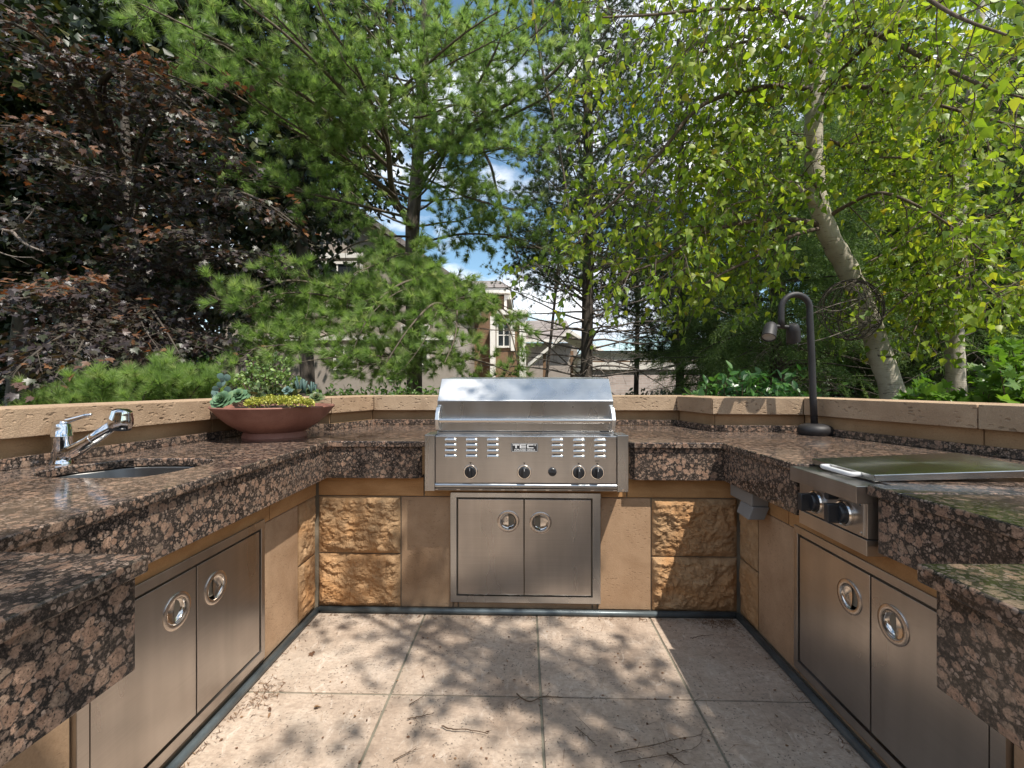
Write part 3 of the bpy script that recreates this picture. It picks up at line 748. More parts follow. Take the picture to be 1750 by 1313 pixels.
def side_knob(y, z, r=.032):
    My = Matrix.Translation((1.024,y,z)) @ Matrix.Rotation(math.radians(-90), 4, 'Y')
    t = MB(); t.lathe([(r*1.25,0),(r*1.25,.010),(r*1.14,.014),(r*1.0,.012)], My, 36); k = t.build('knob', M['polish'], sb, smooth='auto')
    t = MB(); t.lathe([(r,.006),(r*.97,.024),(r*.85,.030),(0,.030)], My, 36); t.box((1.024-.062,y-r*.34,z-r*.92),(1.024-.026,y+r*.34,z+r*.92)); t.build('knob_grip', M['black'], k, smooth='auto', bevel=.002)
side_knob(1.604, 0.807); side_knob(1.465, 0.808)
t = MB(); t.tube([(1.024,1.508,.852),(.992,1.508,.852)], .012, 14); t.build('ignition_button', M['black'], sb, smooth='auto')
for z in (.766,.852):
    t = MB(); t.tube([(1.0242,1.400,z),(1.0215,1.400,z)], .0042, 10); t.build('screw', M['polish'], sb, smooth='auto')

# outlet box under the right counter
ob = thing('outlet_box', 'small grey weatherproof outlet box under the right counter beside the corner', 'outlet', (1.10, 2.2, .64))
t = MB(); t.box((1.045,2.10,.655),(1.122,2.32,.715)); t.build('housing', M['plast'], ob, bevel=.004)
t = MB(); t.add([(1.045,2.09,.655),(1.122,2.09,.655),(1.122,2.21,.655),(1.045,2.21,.655),(1.02,2.085,.598),(1.095,2.085,.598),(1.095,2.20,.603),(1.02,2.20,.603)], [(0,1,2,3),(4,7,6,5),(0,4,5,1),(1,5,6,2),(2,6,7,3),(3,7,4,0)])
t.build('cover', M['plast'], ob, bevel=.004)

# ------------------------------------------------------------------ counter lamp
lp = thing('counter_lamp', 'dark bronze gooseneck lamp with two spotlights standing on the right counter', 'lamp', (1.716, 2.70, ZC))
t = MB(); t.lathe([(0,ZC),(.080,ZC),(.082,ZC+.004),(.089,ZC+.014),(.092,ZC+.030),(.086,ZC+.048),(.070,ZC+.060),(.045,ZC+.066),(.022,ZC+.067),(0,ZC+.067)], Matrix.Translation((1.71,2.70,0)), 40); t.build('base', M['bronze'], lp, smooth='auto')
t = MB()
goose = [(1.708,2.70,.965),(1.699,2.70,1.13),(1.690,2.70,1.40),(1.680,2.70,1.60)] + [(1.597+.083*math.cos(a), 2.70, 1.665+.083*math.sin(a)) for a in [math.radians(x) for x in range(-5, 186, 15)]] + [(1.514,2.70,1.60),(1.516,2.70,1.555)]
t.tube(goose, [.019]*4+[.0175]*(len(goose)-4), 16); t.build('pole', M['bronze'], lp, smooth=True)
t = MB(); t.tube([(1.452,2.70,1.563),(1.585,2.70,1.553)], .012, 12); t.build('crossbar', M['bronze'], lp, smooth='auto')
for a, d in (((1.447,2.69,1.555), Vector((-.42,-.50,-.85))), ((1.583,2.70,1.548), Vector((.25,.35,-1.0)))):
    a = Vector(a); d.normalize(); q = d.to_track_quat('Z', 'Y').to_matrix().to_4x4()
    Mq = Matrix.Translation(a) @ q
    t = MB(); t.lathe([(0,-.026),(.021,-.026),(.031,-.014),(.037,.012),(.0385,.082),(.035,.084),(.035,.074)], Mq, 28); hd = t.build('spotlight', M['bronze'], lp, smooth='auto')
    t = MB(); t.lathe([(.035,.075),(0,.073)], Mq, 28); t.build('lens', M['lens'], hd)
#--PART2--
# ------------------------------------------------------------------ planting: numpy builders
R0 = np.random.default_rng(7)
def nmesh(name, V, Fc, mat, parent=None, loc=(0,0,0), rnd=None, kind=None, smooth=False):
    """V (n,3) world, Fc list of index arrays (m,k)"""
    me = bpy.data.meshes.new(name); o = link(name, me, parent, loc)
    V = np.asarray(V, np.float32) - np.array(ORG[o.name], np.float32)
    me.vertices.add(len(V)); me.vertices.foreach_set('co', V.ravel())
    loops = np.concatenate([f.ravel() for f in Fc]); tot = np.concatenate([np.full(len(f), f.shape[1]) for f in Fc])
    me.loops.add(len(loops)); me.loops.foreach_set('vertex_index', loops.astype(np.int32))
    me.polygons.add(len(tot)); st = np.concatenate([[0], np.cumsum(tot)[:-1]])
    me.polygons.foreach_set('loop_start', st.astype(np.int32))
    me.update(calc_edges=True); me.validate()
    if smooth: me.polygons.foreach_set('use_smooth', [True]*len(me.polygons))
    if rnd is not None:
        a = me.attributes.new('rnd', 'FLOAT', 'POINT'); a.data.foreach_set('value', np.asarray(rnd, np.float32))
    me.materials.append(mat)
    if kind: o['kind'] = kind
    return o
def frames(d, rng, roll=None, upbias=None):
    """rotation matrices with local Y along d, local Z random or biased to a direction"""
    d = d/np.linalg.norm(d, axis=1, keepdims=True)
    h = rng.normal(size=d.shape)
    if upbias is not None: h = h*roll + np.asarray(upbias)
    x = np.cross(d, h); x /= np.linalg.norm(x, axis=1, keepdims=True)+1e-9
    z = np.cross(x, d)
    return np.stack([x, d, z], axis=2)
def instance(tv, tf, pos_, Rm, sc):
    """template verts/faces copied K times -> V, F"""
    K, n = len(pos_), len(tv)
    V = np.einsum('kij,nj->kni', Rm, tv)*sc[:, None, None] + pos_[:, None, :]
    Fo = (tf[None, :, :] + (np.arange(K)*n)[:, None, None]).reshape(-1, tf.shape[1])
    return V.reshape(-1, 3), Fo
def tubes_np(lines, sides=5):
    VV, FF, off = [], [], 0
    ang = np.arange(sides)*2*np.pi/sides
    ca, sa = np.cos(ang), np.sin(ang)
    for pts, rad in lines:
        pts = np.asarray(pts, float); k = len(pts)
        d = np.empty_like(pts); d[1:-1] = pts[2:]-pts[:-2]; d[0] = pts[1]-pts[0]; d[-1] = pts[-1]-pts[-2]
        d /= np.linalg.norm(d, axis=1, keepdims=True)+1e-9
        h = np.array([0.31, 0.17, 0.93]) if abs(d[0,2]) < .85 else np.array([.93, .2, .1])
        a = np.cross(d, h); a /= np.linalg.norm(a, axis=1, keepdims=True)+1e-9; b = np.cross(d, a)
        rad = np.broadcast_to(np.asarray(rad, float), (k,))
        v = pts[:,None,:] + rad[:,None,None]*(a[:,None,:]*ca[None,:,None] + b[:,None,:]*sa[None,:,None])
        VV.append(v.reshape(-1,3))
        i = np.arange(k-1)[:,None]*sides; j = np.arange(sides)[None,:]; j2 = (j+1) % sides
        FF.append(np.stack([i+j, i+j2, i+sides+j2, i+sides+j], axis=2).reshape(-1,4)+off); off += k*sides
    return np.concatenate(VV), [np.concatenate(FF)]
def bez(pts, n):
    """smooth polyline through control points"""
    p = np.array([np.array(q, float) for q in pts]); k = len(p)
    t = np.linspace(0, k-1, n); i = np.clip(t.astype(int), 0, k-2); f = (t-i)[:,None]
    p0 = p[np.clip(i-1,0,k-1)]; p1 = p[i]; p2 = p[i+1]; p3 = p[np.clip(i+2,0,k-1)]
    return .5*((2*p1)+(-p0+p2)*f+(2*p0-5*p1+4*p2-p3)*f**2+(-p0+3*p1-3*p2+p3)*f**3)
def limb(pts, r0, r1, n=None):
    n = n or 5*len(pts); q = bez(pts, n); return q, np.linspace(r0, r1, n)
def shoot(start, d, length, r0, r1, rng, n=5, wander=.18, grav=0.0):
    pts = [np.array(start, float)]; d = np.array(d, float); d /= np.linalg.norm(d)
    for i in range(n-1):
        d = d + rng.normal(size=3)*wander*.5 + np.array([0,0,grav/(n-1)]); d /= np.linalg.norm(d)
        pts.append(pts[-1]+d*length/(n-1))
    return np.array(pts), np.linspace(r0, r1, n)
def ramify(limbs, rng, spacing, length, r0, ang=55, levels=2, start=.15, flat=.6, grav=0.0, taper=.35, ratio=.5, min_len=.08, keep=1.0):
    """side shoots along limbs; returns all shoots and the finest ones"""
    out, fine = [], []
    cur = [(p, r, length) for p, r in limbs]
    for lv in range(levels):
        nxt = []
        for pts, rad, L in cur:
            seg = np.linalg.norm(np.diff(pts, axis=0), axis=1); cum = np.concatenate([[0], np.cumsum(seg)]); T = cum[-1]
            s = T*(start if lv == 0 else .12) + rng.random()*spacing; side = 1
            while s < T:
                i = min(np.searchsorted(cum, s)-1, len(pts)-2); i = max(i, 0)
                f = (s-cum[i])/max(seg[i], 1e-6); q = pts[i]*(1-f)+pts[i+1]*f; d = pts[i+1]-pts[i]; d /= np.linalg.norm(d)+1e-9
                h = np.array([0,0,1.]) if abs(d[2]) < .9 else np.array([1.,0,0])
                a = np.cross(d, h); a /= np.linalg.norm(a)
                b = np.cross(a, d); ph = rng.normal()*(1-flat)*1.8 + (0 if side > 0 else math.pi); side = -side
                th = math.radians(ang+rng.normal()*10)
                e = d*math.cos(th) + (a*math.cos(ph)+b*math.sin(ph))*math.sin(th)
                l = max(min_len, L*(1-(s/T)*(1-taper))*(.7+.6*rng.random()))
                rr = r0*(ratio**lv)*(.6+.4*(1-s/T))
                if rng.random() < keep:
                    sh = shoot(q, e, l, rr, rr*.35, rng, 5, .22, grav); out.append(sh); nxt.append((sh[0], sh[1], l*.55))
                s += spacing*(ratio**(lv*.35))*(.7+.6*rng.random())
        cur = nxt; fine = nxt
    return out, [(p, r) for p, r, l in fine]
def along(shoots, rng, step, t0=.2, tip=True):
    """points and directions along shoots"""
    Ps, Ds = [], []
    for pts, rad in shoots:
        seg = np.diff(pts, axis=0); ln = np.linalg.norm(seg, axis=1); cum = np.concatenate([[0], np.cumsum(ln)]); T = cum[-1]
        ss = np.arange(T*t0+rng.random()*step*.5, T, step)
        if tip: ss = np.append(ss, T*.999)
        i = np.clip(np.searchsorted(cum, ss)-1, 0, len(ln)-1); f = ((ss-cum[i])/np.maximum(ln[i],1e-6))[:,None]
        Ps.append(pts[i]*(1-f)+pts[i+1]*f); Ds.append(seg[i]/np.maximum(ln[i],1e-6)[:,None])
    return np.concatenate(Ps), np.concatenate(Ds)
# leaf shapes: local Y is the leaf axis, Z its face
def fan(outline, cz=-.05, cy=.45, droop=.0):
    o = np.array([(x, y, -droop*y*y + .10*abs(x)) for x, y in outline]); c = np.array([[0, cy, cz-droop*cy*cy]])
    V = np.concatenate([o, c]); n = len(o)
    return V, np.array([(i, (i+1) % n, n) for i in range(n)])
def sym(half): return half + [(-x, y) for x, y in half[::-1] if abs(x) > 1e-6]
T_BIRCH = fan(sym([(0,0),(.20,.05),(.38,.20),(.37,.36),(.27,.50),(.24,.60),(.12,.80),(0,1.06)]), -.03, .4, .18)
T_MAPLE = fan(sym([(0,0),(.14,.04),(.42,-.06),(.36,.12),(.66,.30),(.47,.38),(.62,.66),(.24,.56),(.20,.74),(0,1.05)]), -.03, .38, .15)
T_OVAL = fan(sym([(0,0),(.16,.14),(.25,.38),(.23,.62),(.12,.86),(0,1.0)]), -.05, .45, .2)
T_SIMPLE = (np.array([(0,0,0),(.34,.42,.06),(0,1,-.12),(-.34,.42,.06)]), np.array([(0,1,2),(0,2,3)]))
T_ROUND = fan(sym([(0,0),(.3,.15),(.42,.5),(.3,.85),(0,1)]), .12, .5)
def needle_tuft(seed, n=46, spread=.95, w=.018, droop=.0, tmin=.75):
    r = np.random.default_rng(seed); V, Fc = [], []
    for i in range(n):
        ph = r.random()*2*math.pi; th = spread*(r.random()**.6)
        d = np.array([math.sin(th)*math.cos(ph), math.cos(th), math.sin(th)*math.sin(ph)])
        s = np.cross(d, r.normal(size=3)); s /= np.linalg.norm(s); b = np.array([0, -.18*r.random(), 0]); l = tmin+(1-tmin)*r.random()
        V += [b-s*w, b+s*w, b+d*l+np.array([0,0,-droop*l])]; Fc.append((3*i, 3*i+1, 3*i+2))
    return np.array(V), np.array(Fc)
TUFTS = [needle_tuft(s, 58, 1.0, .019) for s in range(5)]
def spruce_spray(seed):
    """flat drooping spray with short needles"""
    r = np.random.default_rng(seed); V, Fc = [], []
    def twig(a, b, n):
        a, b = np.array(a), np.array(b); ax = (b-a)/np.linalg.norm(b-a)
        for i in range(n):
            p = a+(b-a)*(i+r.random())/n; d = ax*.55+r.normal(size=3)*.55; d /= np.linalg.norm(d)
            s = np.cross(d, r.normal(size=3)); s /= np.linalg.norm(s); k = len(V)
            V.extend([p-s*.011, p+s*.011, p+d*.085]); Fc.append((k, k+1, k+2))
    twig((0,0,0), (0,1,-.15), 26)
    for i in range(5):
        y = .15+.16*i
        for sd in (-1, 1):
            l = .42*(1-.5*i/5)*(.8+.4*r.random()); twig((0,y,-.15*y), (sd*l*.75, y+l*.7, -.15*y-.25*l), 13)
    return np.array(V), np.array(Fc)
SPRAYS = [spruce_spray(s) for s in range(4)]
_TPL = {}
def gn_mass(name, temps, Pn, Rm, sc, rnd, ti, mat, parent, kind, simple=False):
    """foliage mass as geometry-node instances of a few leaf shapes"""
    me = bpy.data.meshes.new(name); o = link(name, me, parent)
    Pl = np.asarray(Pn, np.float32)-np.array(ORG[o.name], np.float32); K = len(Pl)
    me.vertices.add(K); me.vertices.foreach_set('co', Pl.ravel())
    eu = np.stack([np.arctan2(Rm[:,2,1], Rm[:,2,2]), np.arcsin(np.clip(-Rm[:,2,0], -1, 1)), np.arctan2(Rm[:,1,0], Rm[:,0,0])], 1).astype(np.float32)
    me.attributes.new('rot', 'FLOAT_VECTOR', 'POINT').data.foreach_set('vector', eu.ravel())
    me.attributes.new('scl', 'FLOAT', 'POINT').data.foreach_set('value', np.asarray(sc, np.float32))
    me.attributes.new('rnd', 'FLOAT', 'POINT').data.foreach_set('value', np.asarray(rnd, np.float32))
    me.attributes.new('pick', 'INT', 'POINT').data.foreach_set('value', np.asarray(ti, np.int32))
    me.materials.append(mat)
    ng = bpy.data.node_groups.new(name, 'GeometryNodeTree')
    ng.interface.new_socket('Geometry', in_out='INPUT', socket_type='NodeSocketGeometry'); ng.interface.new_socket('Geometry', in_out='OUTPUT', socket_type='NodeSocketGeometry')
    gi, go = ng.nodes.new('NodeGroupInput'), ng.nodes.new('NodeGroupOutput')
    ip = ng.nodes.new('GeometryNodeInstanceOnPoints'); gt = ng.nodes.new('GeometryNodeGeometryToInstance')
    for k_, (tv, tf) in enumerate(temps):
        key = (id(tv), mat.name)
        if key not in _TPL:
            m2 = bpy.data.meshes.new('leaf_shape'); m2.from_pydata(tv.tolist(), [], tf.tolist()); m2.materials.append(mat); _TPL[key] = bpy.data.objects.new('leaf_shape', m2)
        oi = ng.nodes.new('GeometryNodeObjectInfo'); oi.inputs['Object'].default_value = _TPL[key]
        ng.links.new(oi.outputs['Geometry'], gt.inputs[0])
    def na(nm, dt):
        n = ng.nodes.new('GeometryNodeInputNamedAttribute'); n.data_type = dt; n.inputs['Name'].default_value = nm; return [x for x in n.outputs if x.enabled and x.name == 'Attribute'][0]
    ip.inputs['Pick Instance'].default_value = True
    ng.links.new(gi.outputs[0], ip.inputs['Points']); ng.links.new(gt.outputs[0], ip.inputs['Instance'])
    ng.links.new(na('pick', 'INT'), ip.inputs['Instance Index']); ng.links.new(na('rot', 'FLOAT_VECTOR'), ip.inputs['Rotation']); ng.links.new(na('scl', 'FLOAT'), ip.inputs['Scale'])
    ng.links.new(ip.outputs[0], go.inputs[0])
    md = o.modifiers.new('foliage', 'NODES'); md.node_group = ng
    if kind: o['kind'] = kind
    return o
def in_view(p, m=20):
    x, y, d = PX(p); return d > .3 and -m < x < 1750+m and -m < y < 700
def foliage(parent, name, part, temps, Pn, Rm, sc, mat, rng, nparts=0, rnd=None, kind='stuff', rpow=1.0):
    """one mass of leaves plus the nparts largest-in-view leaves as parts"""
    K = len(Pn); rnd = rng.random(K)**rpow if rnd is None else rnd
    take = np.zeros(K, bool)
    if nparts:
        d = -Pn[:,0]*SY + Pn[:,1]*CY; sx = 875+F_PX*(Pn[:,0]*CY+Pn[:,1]*SY)/np.maximum(d,.1); sy_ = 656.5+F_PX*(EYE-Pn[:,2])/np.maximum(d,.1)
        vis = (d > .4) & (sx > 0) & (sx < 1750) & (sy_ > 0) & (sy_ < 695)
        sz = np.where(vis, sc/np.maximum(d,.1), 0); order = np.argsort(-sz)[:nparts]; take[order[sz[order] > 0]] = True
    ti = rng.integers(0, len(temps), K)
    if take.any():
        var = {}
        og = np.array(ORG[parent.name])
        for i in np.nonzero(take)[0]:
            key = (ti[i], int(rnd[i]*8))
            if key not in var:
                tv, tf = temps[key[0]]
                o = nmesh(part, tv, [tf], mat, None, (0,0,0), np.full(len(tv), (key[1]+.5)/8)); var[key] = o.data; o.parent = parent
            else:
                o = bpy.data.objects.new(part, var[key]); COL.objects.link(o); o.parent = parent
            mw = np.eye(4); mw[:3,:3] = Rm[i]*sc[i]; mw[:3,3] = Pn[i]-og
            o.matrix_local = Matrix(mw.tolist())
    if len(temps[0][1]) > 2 and (~take).any():
        n_ = ~take; gn_mass(name, temps, Pn[n_], Rm[n_], sc[n_], rnd[n_], ti[n_], mat, parent, kind); return
    Vs, Fs, Rs, off = [], [], [], 0
    for t_ in range(len(temps)):
        idx = np.nonzero((ti == t_) & ~take)[0]
        if not len(idx): continue
        tv, tf = temps[t_]; V, Fo = instance(tv, tf, Pn[idx], Rm[idx], sc[idx])
        Vs.append(V); Fs.append(Fo+off); off += len(V); Rs.append(np.repeat(rnd[idx], len(tv)))
    if Vs: nmesh(name, np.concatenate(Vs), [np.concatenate(Fs)], mat, parent, (0,0,0), np.concatenate(Rs), kind)
def branches(parent, name, lines, mat, sides=5, kind=None):
    V, Fq = tubes_np(lines, sides); o = nmesh(name, V, Fq, mat, parent, (0,0,0), None, kind, True); return o
def jitter(limbs_, rng, n, amp, skip=()):
    """more limbs like the given ones: same root, wandering tips"""
    out = []
    for k, (q, r_) in enumerate(limbs_):
        if k in skip: continue
        for _ in range(n):
            m_ = len(q); t = np.linspace(0, 1, m_)[:,None]**.8
            out.append((q+t*rng.normal(size=3)*np.array([1,1,.8])*amp+np.sin(t*7+rng.random()*6)*.05*t*rng.normal(size=3), np.asarray(r_)*.7))
    return out
A3 = lambda v: np.array(v, float)
def PL(*t): return [A3(P(*q)) for q in t]
def trunk_mesh(parent, pts, r0, r1, mat, rng, sides=14, n=28, lump=.06):
    q, rad = limb(pts, r0, r1, n); rad = rad*(1+lump*rng.normal(size=n)*.5)
    rad[0] *= 1.25; rad[1] *= 1.1
    V, Fq = tubes_np([(q, rad)], sides); return nmesh('trunk', V, Fq, mat, parent, (0,0,0), None, None, True)

# ------------------------------------------------------------------ white pine (centre left)
rng = np.random.default_rng(11)
base_p = P(708, 790, 8.0); base_p.z = 0
wp = thing('white_pine', 'tall white pine with long bright green needles left of centre behind the grill', 'pine tree', tuple(base_p))
TR = [A3(base_p)] + PL((708,600,8),(704,420,8),(712,300,8),(722,150,8),(728,0,8),(735,-200,8))
trunk_mesh(wp, TR, .15, .07, M['pinebark'], rng)
hero = [
 (PL((705,395,8),(672,330,7.0),(664,260,6.4),(655,190,5.9),(664,90,5.5),(668,-40,5.2)), .055, .02),
 (PL((668,290,6.7),(600,225,5.9),(520,165,5.3),(430,100,4.9),(330,50,4.6),(225,0,4.4)), .030, .006),
 (PL((664,250,6.4),(590,160,5.4),(500,70,4.7),(420,5,4.4),(380,-40,4.2)), .026, .006),
 (PL((675,335,7),(580,270,6.1),(470,205,5.5),(380,150,5.1),(300,105,4.9)), .028, .006),
 (PL((690,370,7.5),(590,345,6.4),(500,325,5.8),(430,312,5.5),(385,298,5.3)), .024, .006),
 (PL((664,255,6.4),(610,120,5.2),(560,40,4.7),(530,-30,4.5)), .024, .006),
 (PL((712,300,8),(790,225,7),(880,170,6.4),(950,120,6.1),(1010,40,5.9)), .042, .012),
 (PL((715,330,8),(790,190,6.8),(850,80,6.1),(880,-30,5.7)), .03, .008),
 (PL((660,180,5.9),(720,120,5.4),(790,60,5.1),(850,20,5)), .022, .006),
 (PL((664,90,5.5),(620,40,5.1),(600,-20,4.9)), .018, .005),
 (PL((658,200,5.9),(720,200,5.5),(780,180,5.3),(820,200,5.2)), .018, .005),
 (PL((740,170,8),(800,230,7.3),(835,275,7),(850,330,6.9),(872,400,6.8),(885,440,6.8)), .03, .012),
 (PL((905,-30,6.6),(925,110,6.6),(945,200,6.6),(962,290,6.6),(975,380,6.6)), .024, .012),
 (PL((708,560,8),(640,520,6.4),(560,490,5.4),(490,480,5.0),(430,500,4.8)), .03, .006),
 (PL((640,520,6.4),(590,560,5.6),(520,580,5.1),(440,560,4.8)), .02, .006),
 (PL((708,600,8),(640,610,6),(570,610,5.2),(490,590,4.8),(420,600,4.7)), .024, .006),
 (PL((706,520,8),(730,490,6.6),(700,480,5.6),(650,510,5.0),(620,560,4.8)), .026, .006),
 (PL((708,560,8),(760,530,6.4),(740,520,5.5),(700,560,5.0),(660,620,4.8)), .026, .006),
 (PL((708,540,8),(790,510,6.6),(840,520,6.0),(870,560,5.7),(885,620,5.5)), .026, .006),
 (PL((708,600,8),(780,610,6.4),(830,620,5.8),(880,640,5.5)), .022, .006),
 (PL((706,500,8),(770,480,6.8),(780,560,5.6),(760,620,5.2)), .02, .006),
 (PL((715,300,8),(780,330,7),(840,350,6.5),(905,365,6.2)), .022, .006),
 (PL((714,250,8),(800,262,7),(880,252,6.4),(950,262,6.2)), .022, .006),
 (PL((730,100,8),(800,60,7),(860,-10,6.4)), .022, .006),
 (PL((730,60,8),(820,105,7),(900,70,6.4),(965,5,6.2)), .022, .006),
 (PL((706,470,8),(690,440,6.6),(650,450,5.8),(605,468,5.4)), .02, .006),
 (PL((706,500,8),(600,505,6.2),(520,535,5.4),(465,590,5)), .02, .006),
 (PL((704,420,8),(790,400,7.4),(880,410,7.0),(960,440,6.8)), .022, .006),
]
limbs = [limb(p, a, b) for p, a, b in hero]
bare = [limb(PL((706,405,8),(660,405,7.4),(600,420,7),(560,450,6.8),(545,470,6.7)), .022, .006), limb(PL((708,470,8),(800,490,8),(900,560,8.2),(1000,650,8.4)), .02, .01)]
extra = jitter(limbs, rng, 1, .34, (0, 11, 12, 18, 19, 20))
sub, fine = ramify([limbs[i] for i in range(len(limbs)) if i not in (0, 11, 12)]+extra, rng, .14, .62, .006, 48, 2, .18, .62, .15, .45, .5, .12)
sub2, fine2 = ramify([limbs[0], limbs[11], limbs[12]], rng, .28, .5, .008, 50, 2, .1, .5, .1, .8, .5, .12, .8)
sub3, _ = ramify(bare, rng, .22, .45, .006, 55, 2, .1, .5, -.2, .8, .5, .1, .7)
# upper whorls of the stem itself
wh = []
for k in range(20):
    z = 4.0+k*.26; f = k/26; a0 = rng.random()*6.28
    q = bez(TR, 60); j = np.argmin(abs(q[:,2]-z)); c = q[j]
    for m_ in range(3):
        a = a0+m_*2.1+rng.normal()*.2; L_ = (2.5-1.2*f)*(.75+.4*rng.random())
        d = np.array([math.cos(a), math.sin(a), .28])
        wh.append(shoot(c, d, L_, .022, .006, rng, 8, .15, .25))
subw, finew = ramify(wh, rng, .22, .6, .008, 50, 2, .3, .7, .1, .5, .5, .12, .85)
branches(wp, 'branches', limbs+extra+bare+sub+sub2+sub3+wh+subw, M['pinetwig'], 5)
Pn, Dn = along(fine, rng, .075, .25); P2, D2 = along(fine2, rng, .07, .35); P3, D3 = along(finew, rng, .085, .3); P4, D4 = along(sub, rng, .09, .55)
Pn = np.concatenate([Pn, P2, P3]); Dn = np.concatenate([Dn, D2, D3]) + rng.normal(size=(len(Pn), 3))*.35 + np.array([0,-.05,.28])
sc = .105+.045*rng.random(len(Pn))
foliage(wp, 'needles', 'needle_cluster', TUFTS, Pn, frames(Dn, rng), sc, M['l_pine'], rng, 300)
print('pine tufts', len(Pn))

# ------------------------------------------------------------------ sparse dark pines (centre right)
def sparse_pine(px, d, top, r, label, n_wh, Lr, zlo, fol, seed, nofol_below=2.0, lean=0, dens=1.0):
    rng = np.random.default_rng(seed)
    b = P(px, 700, d); b.z = 0
    th = thing('pine_tree', label, 'pine tree', tuple(b), 'dark pines beyond the garden wall')
    tp = A3(b)+np.array([lean, 0, top]); TRp = [A3(b), A3(b)*.5+tp*.5+np.array([.06,0,0]), tp]
    trunk_mesh(th, TRp, r, r*.45, M['darkbark'], rng)
    q = bez(TRp, 60); wl_, dead = [], []
    for k in range(n_wh):
        z = zlo+(top-zlo)*k/n_wh; c = q[np.argmin(abs(q[:,2]-z))]; f = k/n_wh; a0 = rng.random()*6.28
        for m_ in range(4):
            a = a0+m_*1.57+rng.normal()*.3; L_ = Lr*(1-.55*f)*(.6+.5*rng.random())
            s_ = shoot(c, [math.cos(a), math.sin(a), .45 if z > nofol_below else .1], L_, .020, .005, rng, 8, .22, -.1)
            (wl_ if z > nofol_below else dead).append(s_)
    s1, f1 = ramify(wl_, rng, .17, .55, .007, 50, 2, .25, .5, 0, .6, .5, .1, dens)
    s2, f2 = ramify(dead, rng, .16, .40, .006, 50, 2, .15, .4, -.1, .6, .5, .1, .9)
    branches(th, 'branches', wl_+s1, M['pinetwig'], 4)
    if dead: branches(th, 'dead_branches', dead+s2, M['deadtwig'], 4)
    Pn, Dn = along(f1, rng, .085*fol, .3); Dn = Dn+rng.normal(size=Dn.shape)*.35+np.array([0,0,.25])
    foliage(th, 'needles', 'needle_cluster', TUFTS[:3], Pn, frames(Dn, rng), .085+.035*rng.random(len(Pn)), M['l_dpine'], rng)
    return len(Pn)
print(sparse_pine(1000, 8.2, 9.0, .125, 'slim dark pine with sparse dead lower branches right behind the grill', 44, 2.3, 1.3, 1.0, 21, 2.6))
print(sparse_pine(1160, 9.5, 8.5, .10, 'dark pine trunk with low tufted branches between the garage and the bronze lamp', 34, 2.0, 1.6, 1.0, 22, 1.5))
print(sparse_pine(1085, 11, 5.6, .07, 'short tangled dark pine above the brick garage between the two nearer pine trunks', 26, 1.7, 2.3, .8, 25, 2.6))
print(sparse_pine(1290, 18, 13, .14, 'farther dark pine showing between birch leaves above the bronze lamp', 26, 2.4, 2, 1.1, 23, 2.2))
print(sparse_pine(925, 13.5, 9.5, .05, 'thin distant pine silhouetted against white cloud in the centre', 20, 2.2, 3.6, 1.0, 24, 2.2, lean=.9))

# ------------------------------------------------------------------ spruces at the right
M['deadtwig'].name = 'dead_branch_bark'
def spruce(px, d, top, Lr, label, seed, dens=1.0):
    rng = np.random.default_rng(seed)
    b = P(px, 700, d); b.z = 0
    th = thing('spruce_tree', label, 'spruce tree', tuple(b), 'spruces behind the right wall')
    tp = A3(b)+np.array([0,0,top]); trunk_mesh(th, [A3(b), A3(b)*.5+tp*.5, tp], .15, .04, M['darkbark'], rng, 10)
    wh = []; n = int(top/.28)
    for k in range(n):
        z = .5+(top-.7)*k/n; f = k/n; a0 = rng.random()*6.28
        for m_ in range(6):
            a = a0+m_*1.05+rng.normal()*.2; L_ = Lr*(1-f)**.75*(.75+.4*rng.random())+.2
            wh.append(shoot(A3(b)+np.array([0,0,z]), [math.cos(a), math.sin(a), .10], L_, .02, .004, rng, 8, .10, -.30))
    s1, f1 = ramify(wh, rng, .13/dens, .45, .005, 60, 1, .15, .9, -1.0, .6)
    dl = []
    for k in range(14):
        a = -math.pi/2+rng.normal()*.9; z = .9+1.3*rng.random()
        dl.append(shoot(A3(b)+np.array([0,0,z]), [math.cos(a), math.sin(a), .05], Lr*(.7+.4*rng.random()), .014, .004, rng, 8, .2, -.25))
    sd_, _ = ramify(dl, rng, .10, .38, .004, 55, 2, .3, .4, -.5, .6, .5, .08)
    branches(th, 'dead_branches', dl+sd_, M['deadtwig'], 3)
    branches(th, 'branches', wh, M['darkbark'], 4)
    Pn, Dn = along(f1, rng, .16, .25); P2, D2 = along(wh, rng, .16, .35)
    Pn = np.concatenate([Pn, P2]); Dn = np.concatenate([Dn, D2])+rng.normal(size=(len(Pn),3))*.18+np.array([0,0,-.30])
    near = (Pn[:,1] < b.y+.8) & ~((Pn[:,2] < 1.9) & (np.array([noise.noise(Vector(p*1.1)) for p in Pn]) > .02))
    Pn, Dn = Pn[near], Dn[near]
    foliage(th, 'needles', 'spray', SPRAYS, Pn, frames(Dn, rng, .35, (0,-.3,1)), .30+.14*rng.random(len(Pn)), M['l_spruce'], rng)
    return len(Pn)
for a in [(1330, 6.9, 6.5, 1.75, 'drooping dark spruce directly behind the bronze lamp', 31), (1475, 8.2, 8.5, 1.9, 'tall drooping spruce behind the leaning birch trunk', 32),
          (1600, 7.4, 6.2, 1.8, 'dense dark spruce between the two birch trunks', 33), (1745, 6.6, 7.5, 1.9, 'dark spruce at the right edge behind the upright birch trunk', 34), (1215, 9.2, 4.2, 1.5, 'small dark spruce left of the bronze lamp beyond the shrub', 35)]:
    print('spruce', spruce(*a))

